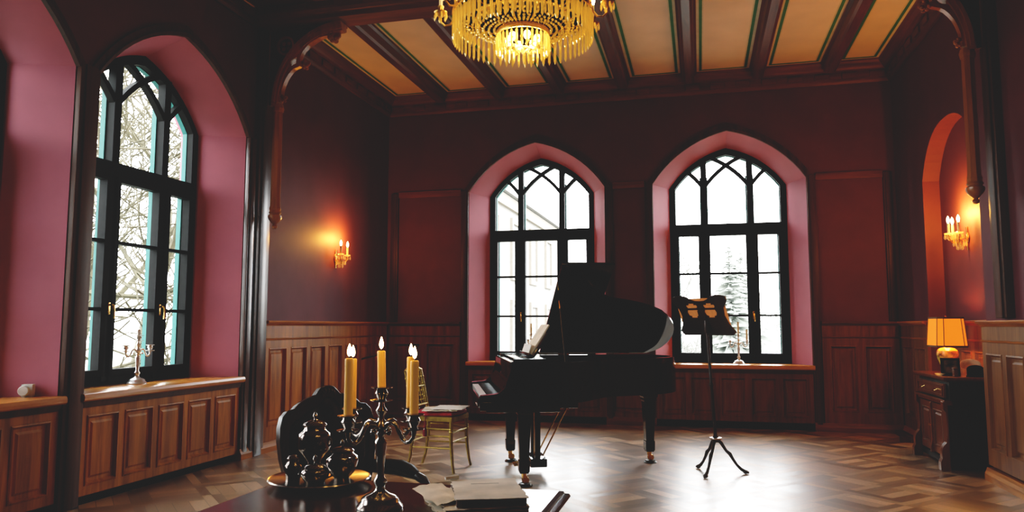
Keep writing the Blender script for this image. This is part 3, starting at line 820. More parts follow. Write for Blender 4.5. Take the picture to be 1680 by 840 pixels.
# worn music books on the table
def leafy(m, w, d, z0, z1, jag=.004, seed=1, n=14, rot=0., off=(0, 0), curl=0.):
    """block of sheets with worn, ragged edges"""
    rnd = random.Random(seed)
    P = []
    for k in range(n): P.append((-w / 2 + w * k / n, -d / 2 + rnd.uniform(-jag, jag)))
    for k in range(n): P.append((w / 2 + rnd.uniform(-jag, jag), -d / 2 + d * k / n))
    for k in range(n): P.append((w / 2 - w * k / n, d / 2 + rnd.uniform(-jag, jag)))
    for k in range(n): P.append((-w / 2 + rnd.uniform(-jag, jag), d / 2 - d * k / n))
    c, s = cos(rot), sin(rot)
    P = [(x * c - y * s + off[0], x * s + y * c + off[1]) for x, y in P]
    q = len(P)
    cen = off
    a = [m.bm.verts.new((x, y, z0)) for x, y in P]
    dz = [curl * max(0, (hypot(x - cen[0], y - cen[1]) / (hypot(w, d) / 2)) - .75) * 4 * rnd.uniform(.3, 1) for x, y in P]
    b = [m.bm.verts.new((x, y, z1 + e)) for (x, y), e in zip(P, dz)]
    inn = [m.bm.verts.new((cen[0] + (x - cen[0]) * .8, cen[1] + (y - cen[1]) * .8, z1 + rnd.uniform(-.0004, .0006))) for x, y in P]
    for i in range(q):
        j = (i + 1) % q
        m.bm.faces.new((a[i], a[j], b[j], b[i])); m.bm.faces.new((b[i], b[j], inn[j], inn[i]))
    m.bm.faces.new(a[::-1]); m.bm.faces.new(inn)
bkx, bky, brz = -.590, 2.035, radians(22)
def book(label, z0, th, w, d, rz, dx, dy, cover, pages, seed, jag=.003, curl=.0, grp='old music books piled on the table'):
    t = thing('music_book', label, 'book', (bkx + dx, bky + dy, TZ + z0), brz + rz, grp)
    m = MB(); leafy(m, w, d, .0012, th - .0012, jag, seed, curl=0); m.build('pages', pages, t, ang=30)
    m = MB(); leafy(m, w + .004, d + .004, th - .0012, th, jag * 1.2, seed + 1, curl=curl); leafy(m, w + .004, d + .004, 0, .0012, jag, seed + 2)
    m.build('cover', cover, t, ang=30)
    return t
book('lowest worn music book of the pile on the dark table', .0005, .010, .235, .265, radians(7), -.026, -.016, M['paper'], M['papertan'], 3, .006)
book('brown-edged music book second from the bottom of the table pile', .0115, .007, .215, .262, radians(3), -.012, -.006, M['paper'], M['leatherbook'], 9, .005)
b3 = book('topmost thick music book with faded grey cover on the table pile', .0195, .0215, .185, .252, 0, .006, .004, M['paper2'], M['leatherbook'], 15, .003, curl=.002)
m = MB()   # faded title lines on the cover
for k, (y, w) in enumerate(((.065, .08),)):
    m.box(-w / 2, w / 2, y - .003, y + .003,   .02155, .0218)
m.build('title_print', plain('faded_print', (.36, .34, .33), .8, noise=.1), b3, smooth=False)
s1 = thing('loose_sheet', 'crumpled loose sheet sticking out at the left of the table music pile', 'paper', (bkx - .122, bky - .03, TZ + .0155), brz + .3)
m = MB()
G = [[m.bm.verts.new((-.045 + .09 * i / 8, -.11 + .22 * j / 10, .014 + .0018 * sin(i * 1.9 + j) - .008 * max(0, (4 - i) / 4) ** 1.5 + .003 * sin(j * .8) ** 2)) for j in range(11)] for i in range(9)]
for i in range(8):
    for j in range(10): m.bm.faces.new((G[i][j], G[i + 1][j], G[i + 1][j + 1], G[i][j + 1]))
m.build('sheet', M['paper'], s1)
s2 = thing('paper_slip', 'small rolled paper scrap on the back left corner of the music pile', 'paper', (bkx - .125, bky + .085, TZ + .0415), .6)
m = MB(); m.tube([(-.02, 0, .006), (0, .002, .007), (.02, 0, .008)], [.006, .0065, .008], 10, .8); m.build('roll', M['paper2'], s2)

# ------------------------------------------------------------------ upholstered armchair behind the table
AR = radians(-25)
t = thing('armchair', 'dark carved armchair with black upholstery behind the table and tea set', 'armchair', (-1.485, 3.156, 0), AR)
t.scale = (.80, .87, .98)
bw = .30
def crest(k):    # outline of the back, y across and z up, scalloped top
    pass
half = [(.20, .40), (.235, .46), (.27, .55), (.298, .66), (.305, .74), (.300, .80), (.282, .845), (.252, .868), (.215, .872), (.195, .888), (.165, .903), (.130, .915), (.100, .925), (.075, .928), (.058, .945), (.038, .962), (.015, .968)]
outl = [(y, z) for y, z in half] + [(-y, z) for y, z in half[::-1]]
inner = [(y * .86, .40 + (z - .40) * .915 + .004) for y, z in outl]
FB = lambda y, z, x: (-.27 - (z - .4) * .16 + x, y, z)
m = MB(); m.ring(outl, inner, -.028, .028, FB)
m.tube([FB(y, z, .02) for y, z in outl], .011, 8); m.build('back_frame', M['walnut'], t, ang=50)
m = MB(); c0 = (0, .66)
R = []
for s_, d_ in ((1., .0), (.97, .025), (.8, .045), (.45, .055), (.05, .058)):
    R.append([FB(c0[0] + (y - c0[0]) * s_, c0[1] + (z - c0[1]) * s_, d_) for y, z in inner])
m.loft(R, cap=False)
R = [[FB(c0[0] + (y - c0[0]) * s_, c0[1] + (z - c0[1]) * s_, -d_) for y, z in inner] for s_, d_ in ((1., .0), (.9, .02), (.05, .03))]
m.loft(R, cap=False); m.build('backrest', M['leather'], t, ang=60)
m = MB()
for k in range(7):
    a = (k - 3) * .5
    m.ball(FB(.042 * sin(a), .932 + .022 * cos(a), .02), .014, 8, 6)
m.build('crest_carving', M['walnut'], t)
m = MB()
R = []
for z, g in ((.34, -.01), (.36, 0), (.42, .008), (.455, 0), (.47, -.04), (.475, -.15)):
    R.append([(-.28 - g, -.25 - g, z), (.27 + g, -.30 - g, z), (.30 + g, -.15, z), (.31 + g, 0, z), (.30 + g, .15, z), (.27 + g, .30 + g, z), (-.28 - g, .25 + g, z)])
m.loft(R); m.build('seat', M['leather'], t, ang=50)
m = MB(); m.ring([(-.29, -.26), (.28, -.31), (.32, 0), (.28, .31), (-.29, .26)], [(-.26, -.23), (.25, -.28), (.28, 0), (.25, .28), (-.26, .23)], .27, .345); m.build('seat_rail', M['walnut'], t, smooth=False)
for sy in (-1, 1):
    m = MB()
    P = [(-.30, sy * .28, .575), (-.20, sy * .30, .585), (-.07, sy * .32, .58), (.0, sy * .33, .565), (.05, sy * .335, .55)]
    m.tube(P, [.030, .042, .046, .044, .028], 12, .62); pad = m.build('arm_pad', M['leather'], t, ang=60)
    m = MB()
    P = [(-.31, sy * .28, .55), (-.1, sy * .315, .55), (.05, sy * .335, .543), (.11, sy * .34, .525), (.14, sy * .34, .50), (.13, sy * .34, .475), (.11, sy * .34, .48), (.11, sy * .34, .495)]
    m.tube(P, [.018, .02, .022, .024, .022, .018, .014, .01], 10)
    P = [(.12, sy * .338, .52), (.10, sy * .325, .48), (.10, sy * .31, .42), (.16, sy * .30, .33)]
    m.tube(P, [.018, .02, .018, .022], 10); m.build('arm', M['walnut'], t)
    m = MB(); P = [(.25, sy * .28, .32), (.285, sy * .29, .26), (.27, sy * .285, .15), (.245, sy * .275, .06), (.27, sy * .285, .012), (.285, sy * .29, .010)]
    m.tube(P, [.034, .036, .024, .018, .022, .012], 10); m.box(.25, .30, sy * .285 - .02, sy * .285 + .02, 0, .015); m.build('leg', M['walnut'], t)
    m = MB(); P = [(-.27, sy * .24, .40), (-.27, sy * .24, .28), (-.30, sy * .245, .14), (-.35, sy * .25, .0)]
    m.tube(P, [.024, .026, .02, .018], 8); m.build('leg', M['walnut'], t)

# ------------------------------------------------------------------ gilded side chair with red seat
t = thing('side_chair', 'gilded ballroom chair with red cushion seat beside the piano', 'chair', (-2.25, 6.33, 0), radians(-3))
def leg_curve(x, y, ox, oy, z1): return [(x + ox, y + oy, 0), (x + ox * .62, y + oy * .62, .06), (x + ox * .25, y + oy * .25, .16), (x, y, .28), (x, y, z1)]
for x, y, ox, oy, z1 in ((.18, -.185, .035, -.02, .43), (.18, .185, .035, .02, .43)):
    m = MB(); m.tube(leg_curve(x, y, ox, oy, z1), [.012, .012, .014, .016, .018], 10)
    m.lathe([(0, .33), (.016, .33), (.021, .34), (.016, .35), (.02, .36), (.015, .37), (0, .37)], 12, (x, y, 0)); m.build('leg', M['gilt'], t)
for sy in (-1, 1):
    m = MB(); P = [(-.24, sy * .175, 0), (-.205, sy * .172, .1), (-.18, sy * .17, .28), (-.185, sy * .17, .44), (-.215, sy * .168, .62), (-.262, sy * .165, .84)]
    m.tube(P, [.012, .013, .016, .016, .013, .011], 10)
    for k in range(6):
        z = .48 + k * .06; x = -.185 - (z - .44) * .19
        m.ball((x, sy * .167, z), .0175, 8, 6, (1, 1, .8))
    m.build('leg', M['gilt'], t)
m = MB()
m.tube([(-.262, -.172, .84), (-.272, -.09, .862), (-.276, 0, .87), (-.272, .09, .862), (-.262, .172, .84)], [.013, .017, .018, .017, .013], 10)
m.tube([(-.20, -.168, .54), (-.20, .168, .54)], .010, 8); m.tube([(-.23, -.168, .70), (-.232, .168, .70)], .009, 8)
m.build('crest_rail', M['gilt'], t)
for k in range(5):
    y = -.112 + k * .056
    m = MB(); m.tube([(-.20, y, .54), (-.225, y, .68), (-.268, y, .855)], .0065, 8)
    for z in (.58, .62, .66, .74, .78): m.ball((-.20 - (z - .54) * .21, y, z), .0105, 8, 6)
    m.build('back_spindle', M['gilt'], t)
m = MB(); m.prism([(-.20, -.185), (.19, -.20), (.205, -.18), (.205, .18), (.19, .20), (-.20, .185)], .425, .465); m.build('seat', M['gilt'], t, smooth=False)
m = MB()
R = []
for z, g in ((.462, -.012), (.470, .002), (.485, .006), (.500, -.004), (.508, -.03), (.512, -.10)):
    R.append([(-.19 - g, -.175 - g, z), (.18 + g, -.185 - g, z), (.197 + g, 0, z), (.18 + g, .185 + g, z), (-.19 - g, .175 + g, z), (-.193 - g, 0, z)])
m.loft(R); m.build('seat_pad', M['red'], t, ang=60)
for z, sp in ((.30, .18), (.20, .186), (.36, .18)):
    for sy in (-1, 1):
        if z == .36 and sy == 1: pass
        m = MB(); m.tube([(-.19, sy * .172, z), (.185, sy * .186, z)], .007, 8); m.build('stretcher', M['gilt'], t)
for z in (.25, .33):
    m = MB(); m.tube([(.183, -.186, z), (.183, .186, z)], .007, 8); m.build('stretcher', M['gilt'], t)
    m = MB(); m.tube([(-.19, -.172, z), (-.19, .172, z)], .007, 8); m.build('stretcher', M['gilt'], t)
for x, y in ((-.20, -.20), (-.05, -.212)):
    m = MB(); m.tube([(x, y + .02, .47), (x, y, .44), (x, y, .39)], [.004, .005, .006], 8)
    m.lathe([(0, .30), (.019, .30), (.018, .34), (.011, .375), (.013, .385), (.006, .395), (0, .397)], 14, (x, y, 0)); m.build('tassel', M['redfringe'], t)
# sheet music lying on it
for k, (dx, dy, rz, w, d, mat, lb) in enumerate(((.02, -.03, .25, .30, .36, M['paper'], 'lowest ragged music sheet on the red chair seat'),
                                              (.06, .02, -.15, .28, .34, M['paper'], 'middle ragged music sheet on the red chair seat'),
                                              (.10, .0, .1, .27, .34, M['paperwhite'], 'topmost white music sheet on the red chair seat, jutting over its front'))):
    s = thing('music_sheet', lb, 'paper', (-2.25 + dx, 6.33 + dy, .5125 + k * .0055), rz, 'sheet music on the red chair')
    m = MB(); leafy(m, w, d, .0, .004, .010, 40 + k, curl=.0); m.build('sheets', mat, s, ang=30)

# ------------------------------------------------------------------ grand piano
PR = radians(20)
t = thing('grand_piano', 'black lacquered grand piano with raised lid before the far windows', 'piano', (-1.88, 6.16, 0), PR)
def spline(P, n=6, closed=False):
    P = [Vector(p) for p in P]; out = []
    N = len(P)
    for i in range(N - 1):
        p0 = P[max(0, i - 1)]; p1 = P[i]; p2 = P[i + 1]; p3 = P[min(N - 1, i + 2)]
        for k in range(n):
            s = k / n
            out.append(.5 * ((2 * p1) + (-p0 + p2) * s + (2 * p0 - 5 * p1 + 4 * p2 - p3) * s * s + (-p0 + 3 * p1 - 3 * p2 + p3) * s ** 3))
    out.append(P[-1]); return [tuple(p) for p in out]
W2 = .745
bent = spline([(.62, -W2), (.76, -.715), (.90, -.55), (1.02, -.37), (1.14, -.26), (1.33, -.20), (1.51, -.13), (1.70, .0), (1.83, .19), (1.875, .42), (1.82, .64), (1.70, W2)], 5)
rim_out = [(.24, -W2)] + bent + [(.24, W2)]
def inset(P, d):
    n = len(P); out = []
    for i in range(n):
        a, b, c = Vector(P[i - 1]), Vector(P[i]), Vector(P[(i + 1) % n])
        t1 = (b - a).normalized(); t2 = (c - b).normalized()
        n1 = Vector((-t1.y, t1.x)); n2 = Vector((-t2.y, t2.x)); k = (n1 + n2)
        k = k / max(.3, k.length_squared / 2)
        out.append(tuple(b + k * d))
    return out
rim_in = inset(rim_out, .045)
RB, RT = .655, .965
m = MB(); m.ring(rim_out, rim_in, RB, RT); m.build('rim', M['black'], t, ang=35)
m = MB(); m.plate(rim_in, [], .70, ident, .72); m.build('soundboard', M['gold'], t, smooth=False)
m = MB(); pl = [(x, y) for x, y in inset(rim_out, .10) if x > .55] ; pl = [(.58, -.62)] + [p for p in pl] + [(.58, .62)]
m.plate(pl, [], .83, ident, .845); m.build('iron_plate', M['brass'], t, smooth=False)
# keybed, cheeks, fallboard, key slip
m = MB(); m.box(.0, .60, -W2 + .0, W2, .60, .675, .008); m.box(.05, .62, -W2 + .02, W2 - .02, .585, .66, .006); m.box(.60, .78, -.60, .60, .60, .66, .006); m.build('keybed', M['black'], t)
for sy in (-1, 1):
    m = MB()
    pf = [(.0, .655), (.0, .70), (.012, .715), (.12, .725), (.155, .735), (.19, .77), (.215, .84), (.235, .90), (.245, RT), (.33, RT), (.33, .655)]
    y0, y1 = (sy * W2, sy * (W2 - .085))
    m.prism(pf, min(y0, y1), max(y0, y1), lambda a, z, y: (a, y, z)); m.build('cheek', M['black'], t, ang=30)
m = MB(); m.box(-.012, .012, -W2 + .09, W2 - .09, .625, .69, .004); m.build('key_slip', M['black'], t)
kw = (2 * (W2 - .10)) / 52
m = MB()
for k in range(52):
    y = -(W2 - .10) + k * kw
    m.box(.016, .165, y + .0006, y + kw - .0006, .672, .700)
m.build('white_keys', M['ivory'], t, smooth=False)
m = MB()
for k in range(51):
    if (k % 7) in (1, 4): continue
    y = -(W2 - .10) + (k + 1) * kw
    m.box(.068, .165, y - .005, y + .005, .69, .711, .002)
m.build('black_keys', M['ebony'], t)
m = MB(); m.prism([(.165, .675), (.165, .70), (.19, .78), (.225, .835), (.245, .835), (.245, .675)], -W2 + .085, W2 - .085, lambda a, z, y: (a, y, z)); m.build('fallboard', M['black'], t, ang=25)
m = MB(); m.box(.24, .60, -W2 + .05, W2 - .05, .845, .87, .004); m.box(.235, .255, -W2 + .085, W2 - .085, .83, .955, .004); m.build('pin_block', M['black'], t)
# music desk lying on rails, raised and tilted toward the tail
m = MB()
m.box(.27, .62, -.62, -.58, .955, .985, .003); m.box(.27, .62, .58, .62, .955, .985, .003); m.box(.30, .62, -.58, .58, .965, .98, .003)
dk = m.build('music_desk_shelf', M['black'], t)
ta = radians(33)
m = MB(); MT = Matrix.Translation((.46, 0, .985)) @ Matrix.Rotation(ta, 4, 'Y')
m.box(-.008, .008, -.36, .36, 0, .235, .004, mat=MT); m.box(-.045, .0, -.36, .36, -.006, .012, .003, mat=MT); m.build('music_desk', M['black'], t)
# lid: hinged on the bass side, propped open
la = radians(29.5)
LT = Matrix.Translation((0, W2, RT + .012)) @ Matrix.Rotation(-la, 4, 'X') @ Matrix.Translation((0, -W2, 0))
lid_out = [(.665, -W2 - .01)] + [(x + .012 * (x > 1), y - .01 * (y < 0)) for x, y in bent if x > .668] + [(.665, W2)]
FL = lambda x, y, z: tuple(LT @ Vector((x, y, z)))
m = MB(); m.prism(lid_out, 0, .022, FL); lid = m.build('lid', M['black'], t, ang=30)
m = MB(); m.box(.672, 1.105, -W2 - .005, W2 - .02, .024, .046, .004, FL); m.build('lid_flap', M['black'], lid)
for x in (.9, 1.5):
    m = MB(); m.box(x - .05, x + .05, W2 - .004, W2 + .008, RT - .03, RT + .03, .003); m.build('hinge', M['brass'], t)
m = MB()   # prop stick with brass socket
pb = Vector((.67, -.70, .955)); pt = Vector(FL(.7125, -.293, -.002))
m.tube([pb, pb.lerp(pt, .5), pt], [.011, .011, .009], 10); ps = m.build('prop_stick', M['blacksatin'], t)
m = MB(); m.tube([pb.lerp(pt, .80), pb.lerp(pt, .93)], .0125, 10); m.build('ferrule', M['brass'], ps)
# legs with casters
def pleg(x, y, nm='leg'):
    m = MB()
    def sec(z, w): return [(x - w, y - w, z), (x + w, y - w, z), (x + w, y + w, z), (x - w, y + w, z)]
    m.loft([sec(.655, .068), sec(.60, .068), sec(.585, .058), sec(.565, .058), sec(.55, .052), sec(.20, .036), sec(.195, .043), sec(.115, .041), sec(.108, .034), sec(.10, .034)])
    l = m.build(nm, M['black'], t, smooth=False)
    m = MB(); m.lathe([(0, .06), (.014, .06), (.02, .075), (.02, .103), (0, .103)], 16, (x, y, 0)); R9 = Matrix.Rotation(radians(90), 4, 'X')
    m.lathe([(0, -.012), (.028, -.012), (.03, -.006), (.03, .006), (.028, .012), (0, .012)], 18, (x + .012, y, .046), R9); m.build('caster', M['brass'], l)
    m = MB(); m.lathe([(0, 0), (.058, 0), (.060, .008), (.05, .014), (.044, .022), (.036, .018), (0, .016)], 24, (x + .008, y, 0)); m.build('caster_cup', M['blacksatin'], l)
pleg(.36, -.535); pleg(.36, .535); pleg(1.62, .35)
# pedal lyre
m = MB(); m.box(.50, .545, -.16, -.10, .12, .58, .006); m.box(.50, .545, .10, .16, .12, .58, .006); m.box(.46, .60, -.17, .17, .07, .14, .008); m.box(.49, .56, -.19, .19, .555, .60, .006)
ly = m.build('pedal_lyre', M['black'], t)
for y in (-.07, 0, .07):
    m = MB(); m.box(.33, .48, y - .018, y + .018, .085, .097, .004, lambda a, b, c: (a, b, c - (.45 - a) * .15 if a < .45 else c)); m.build('pedal', M['brass'], ly)
for y in (-.035, .035):
    m = MB(); m.tube([(.52, y, .12), (.52, y, .57)], .007, 8); m.build('pedal_rod', M['brass'], ly)
m = MB(); m.tube([(.57, -.12, .16), (.80, -.12, .60)], .007, 8); m.tube([(.57, .12, .16), (.80, .12, .60)], .007, 8); m.build('lyre_brace', M['brass'], ly)
# open score on the music desk: top-level
Mp = Matrix.Translation((-1.88, 6.16, 0)) @ Matrix.Rotation(PR, 4, 'Z')
s = thing('open_score', 'open music book leaning on the piano music desk', 'book', Mp @ Vector((.46, 0, .985)), PR)
MT2 = Matrix.Rotation(ta, 4, 'Y')
m = MB()
for sy in (-1, 1):
    R = []
    for k in range(8):
        q = k / 7; yy = sy * .235 * q; th = .018 * (1 - .35 * q) * (1 if q > .01 else .55)
        R.append([MT2 @ Vector(p) for p in ((-.0095, yy, .014), (-.0095 - th, yy, .014), (-.0095 - th, yy, .305), (-.0095, yy, .305))])
    m.loft(R)
m.build('pages', M['paper'], s, ang=30)
m = MB()
for sy in (-1, 1): m.box(-.030, -.026, min(0, sy * .24), max(0, sy * .24), .02, .10, 0, mat=MT2 @ Matrix.Translation((-.002, 0, -.006)) @ Matrix.Rotation(radians(-14), 4, 'Y'))
m.build('turned_leaf', M['paperwhite'], s, smooth=False)

# ------------------------------------------------------------------ music stand
t = thing('music_stand', 'dark wooden music stand with pierced desk beside the far right window', 'music stand', (.105, 6.66, 0))
for k, (an, ) in enumerate(((radians(-112),), (radians(128),), (radians(8),))):
    c, s_ = cos(an), sin(an)
    m = MB(); P = [(.01, .285), (.045, .255), (.085, .19), (.115, .165), (.14, .12), (.17, .075), (.205, .04), (.245, .016), (.268, .013)]
    m.tube([(r * c, r * s_, z) for r, z in P], [.013, .015, .012, .016, .012, .011, .013, .016, .009], 10)
    m.ball((.24 * c, .24 * s_, .018), .018, 10, 6, (1.2, 1.2, .95)); m.build('leg', M['standwood'], t)
m = MB(); m.lathe([(0, .262), (.03, .262), (.036, .275), (.05, .288), (.05, .296), (.025, .302), (.016, .315), (.014, .34), (.0135, .72), (.019, .73), (.019, .75), (.0125, .76), (.012, 1.26), (0, 1.26)], 16)
for v in m.bm.verts: v.co.x -= max(0, v.co.z - .3) * .055
m.build('pole', M['standwood'], t)
m = MB(); m.lathe([(.012, .286), (.05, .287), (.052, .292), (.05, .299), (.012, .300)], 24); m.build('collar', M['silver'], t)
DA = radians(58); DT = radians(28)     # faces the player behind it, leaning toward the camera
DM = Matrix.Translation((-.075, 0, 1.33)) @ Matrix.Rotation(DA - pi / 2, 4, 'Z') @ Matrix.Rotation(DT, 4, 'X')
FD = lambda a, b, c: tuple(DM @ Vector((a, -c, b)))     # a across, b up the desk, c toward the back (camera side)
hw, hh = .265, .185
right = [(.235, -hh), (.265, -.145), (.225, -.075), (.205, .0), (.215, .07), (.250, .115), (.268, .150), (.262, .180), (.225, .192), (.170, .197), (.120, .185), (.085, .160), (.045, .143), (0, .140)]
outl = [(-hw + .03, -hh)] + [(x, y) for x, y in right] + [(-x, y) for x, y in right[-2::-1]]
outl = outl[1:]
holes = []
for sx in (-1, 1):
    cx = sx * .085
    up = [(-.045, .0), (.045, 0), (.058, .018), (.05, .034), (.025, .034), (.03, .048), (-.03, .048), (-.025, .034), (-.05, .034), (-.058, .018)]
    lo = [(-.032, -.085), (-.028, -.070), (-.05, -.062), (-.06, -.035), (-.05, -.006), (.05, -.006), (.06, -.035), (.05, -.062), (.028, -.070), (.032, -.085)]
    holes.append([(cx + x, y + .075) for x, y in up]); holes.append([(cx + x, y + .067) for x, y in lo])
m = MB(); m.plate(outl, holes, .0, FD, .012); m.build('desk', M['standwood'], t, smooth=False)
m = MB(); m.box(-.24, .24, -hh + .0, -hh + .014, -.05, .014, .003, FD); m.build('ledge', M['standwood'], t)
m = MB(); m.box(-.03, .03, -.12, .06, .012, .03, .004, FD); m.lathe([(0, 1.18), (.02, 1.18), (.024, 1.2), (.024, 1.29), (.016, 1.33), (0, 1.33)], 16, (-.053, 0, 0)); m.build('tilt_joint', M['standwood'], t)
s = thing('music_sheet', 'tan sheet of music resting on the music stand, glowing through its cut-outs', 'paper', DM.translation + Vector((.105, 6.66, 0)), DA - pi / 2)
s.rotation_euler = DM.to_euler()
FD2 = lambda a, b, c: (a, -c, b)
m = MB(); m.face([FD2(a, b, -.003) for a, b in ((-.235, -hh + .016), (.235, -hh + .016), (.235, .165), (-.235, .165))]); m.build('sheet', M['orange'], s, smooth=False)

# ------------------------------------------------------------------ sconces
def sconce(label, loc, rz, arms):
    """local +x points into the room"""
    t = thing('wall_sconce', label, 'wall lamp', loc, rz)
    m = MB(); m.lathe([(0, 0), (.045, 0), (.05, .006), (.04, .012), (.02, .018), (0, .02)], 24, (0, 0, 0), Matrix.Rotation(radians(90), 4, 'Y'))
    m.box(0, .012, -.018, .018, -.12, .10, .004); m.build('back_plate', M['brass'], t)
    m = MB(); m.lathe([(0, -.075), (.012, -.07), (.018, -.055), (.008, -.04), (.02, -.02), (.012, 0), (0, .004)], 16, (.07, 0, 0)); m.tube([(.01, 0, -.02), (.04, 0, -.035), (.07, 0, -.02)], .007, 8); m.build('hub', M['brass'], t)
    drops = []
    for yy, xx in arms:
        m = MB(); P = [(.07, 0, -.02), (.07 + (xx - .07) * .35, yy * .35, -.055), (.07 + (xx - .07) * .75, yy * .75, -.045), (xx, yy, .0), (xx, yy, .03)]
        m.tube(P, .006, 8); a = m.build('arm', M['brass'], t)
        m = MB(); m.lathe([(0, .022), (.012, .024), (.034, .034), (.04, .042), (.036, .044), (.012, .036), (0, .036)], 20, (xx, yy, 0)); m.build('drip_pan', M['crystalw'], a)
        m = MB(); m.lathe([(0, .036), (.0115, .036), (.0115, .135), (.008, .138), (0, .138)], 14, (xx, yy, 0)); m.build('candle_tube', M['waxcream'], a)
        m = MB(); m.lathe([(0, .136), (.008, .138), (.013, .155), (.0145, .170), (.011, .188), (.005, .202), (0, .210)], 14, (xx, yy, 0)); m.build('bulb', M['bulb'], a)
        for k in range(7): drops.append((xx + .037 * cos(k * 2 * pi / 7), yy + .037 * sin(k * 2 * pi / 7), .036, .045))
    for k in range(10): drops.append((.07 + .055 * cos(k * 2 * pi / 10), .055 * sin(k * 2 * pi / 10), -.03, .055))
    for k in range(5): drops.append((.07 + .025 * cos(k * 2 * pi / 5), .025 * sin(k * 2 * pi / 5), -.065, .06))
    me = None
    m = MB(); m.lathe([(0, 0), (.004, -.004), (.002, -.010), (.0075, -.026), (.0095, -.036), (.006, -.048), (0, -.054)], 6)
    first = m.build('crystal_drop', M['crystalw'], t, ang=15)
    for k, (x, y, z, l) in enumerate(drops):
        o = first if k == 0 else first.copy()
        if k: C.objects.link(o)
        o.location = (x, y, z)
    for yy, xx in arms:
        L = bpy.data.lights.new('sconce_light', 'POINT'); L.energy = 12.; L.color = (1, .38, .045); L.shadow_soft_size = .014
        lo = bpy.data.objects.new('sconce_light', L); C.objects.link(lo)
        lo.location = Matrix.Translation(loc) @ Matrix.Rotation(rz, 4, 'Z') @ Vector((xx, yy, .235))
    return t
sconce('crystal wall lamp with two glowing candle bulbs on the left red wall', (XL + .002, 8.10, 2.05), 0, [(-.085, .11), (.085, .11)])
sconce('crystal wall lamp with glowing candle bulbs in the arched niche above the cabinet', (XR + NX - .002, 7.78, 2.07), pi, [(-.085, .10), (.085, .10), (.0, .16)])

# ------------------------------------------------------------------ cabinet in the niche
CF, CB, CY0, CY1, CH = 2.03, XR + NX - .055, 7.24, 8.20, .80
t = thing('side_cabinet', 'carved dark wood cabinet with drawer and two doors in the right niche', 'cabinet', ((CF + CB) / 2, (CY0 + CY1) / 2, 0))
ox, oy = (CF + CB) / 2, (CY0 + CY1) / 2
x0, x1, y0, y1 = CF - ox + .035, CB - ox, CY0 - oy + .03, CY1 - oy - .03
m = MB(); m.box(x0 + .02, x1, y0, y1, .07, CH - .04, .004); m.build('carcass', M['cabinetdark'], t)
m = MB()
R = []
for z, g in ((CH - .045, -.01), (CH - .035, .0), (CH - .03, .02), (CH - .022, .03), (CH - .005, .032), (CH, .026)):
    R.append([(x0 - g, y0 - g, z), (x1, y0 - g, z), (x1, y1 + g, z), (x0 - g, y1 + g, z)])
m.loft(R); m.build('top', M['cabinetwood'], t, smooth=False)
m = MB(); m.box(x0 - .02, x0 + .04, y0 - .012, y1 + .012, .555, .585, .006); m.box(x0 - .03, x0 + .03, y0 - .015, y1 + .015, .575, .60, .006); m.build('moulding', M['cabinetwood'], t)
FC = lambda y, z, p: (x0 - p, y, z)
m = MB(); m.box(y0 + .05, y1 - .05, .615, .735, -.01, .012, .004, FC); m.ring(rect(y0 + .07, y1 - .07, .63, .72), rect(y0 + .085, y1 - .085, .642, .708), .012, .02, FC); d = m.build('drawer', M['cabinetwood'], t, smooth=False)
for y in (y0 + .25, y1 - .25):
    m = MB(); m.tube([FC(y - .04, .68, .012), FC(y - .035, .665, .035), FC(y + .035, .665, .035), FC(y + .04, .68, .012)], .005, 8); m.build('handle', M['brass'], d)
for k in (0, 1):
    a = y0 + .085 + k * ((y1 - y0 - .17) / 2 + .005); b = a + (y1 - y0 - .17) / 2 - .005
    m = MB(); m.plate(rect(a, b, .10, .545), [rect(a + .05, b - .05, .16, .49)], .008, FC)
    R = [[FC(u, v, q) for u, v in rect(a + .05 + s_, b - .05 - s_, .16 + s_, .49 - s_)] for s_, q in ((0, .008), (.006, .014), (.014, -.004), (.03, -.004), (.045, .006))]
    m.loft(R, cap=False); m.face(R[-1])
    for r in ((a, .10, b, .10), (b, .10, b, .545), (b, .545, a, .545), (a, .545, a, .10)): m.face([FC(r[0], r[1], -.02), FC(r[2], r[3], -.02), FC(r[2], r[3], .008), FC(r[0], r[1], .008)])
    dd = m.build('door', M['cabinetwood'], t, smooth=False)
    m = MB(); yk = b - .02 if k == 0 else a + .02
    m.lathe([(0, 0), (.006, .0), (.004, .012), (.011, .018), (.009, .026), (0, .028)], 14, FC(yk, .34, .008), Matrix.Rotation(radians(-90), 4, 'Y')); m.build('knob', M['brass'], dd)
for y in (y0 + .035, (y0 + y1) / 2, y1 - .035):
    m = MB()
    if abs(y - (y0 + y1) / 2) > .05:
        P = [(.02, .60), (.035, .58), (.035, .52), (.015, .49), (.012, .30), (.02, .24), (.05, .20), (.062, .16), (.06, .10), (.075, .07), (.075, .0), (.0, .0), (.0, .60)]
    else:
        P = [(.012, .55), (.022, .53), (.018, .20), (.03, .14), (.03, .09), (.0, .09), (.0, .55)]
    w = .035 if abs(y - (y0 + y1) / 2) > .05 else .018
    m.prism(P, y - w, y + w, lambda p, z, u: FC(u, z, p)); m.build('pilaster', M['cabinetwood'], t, ang=25)
m = MB(); m.box(x0, x1, y0 + .0, y1 - .0, .03, .085, .006); m.box(x1 - .08, x1, y0, y0 + .06, 0, .04); m.box(x1 - .08, x1, y1 - .06, y1, 0, .04); m.build('plinth', M['cabinetdark'], t)

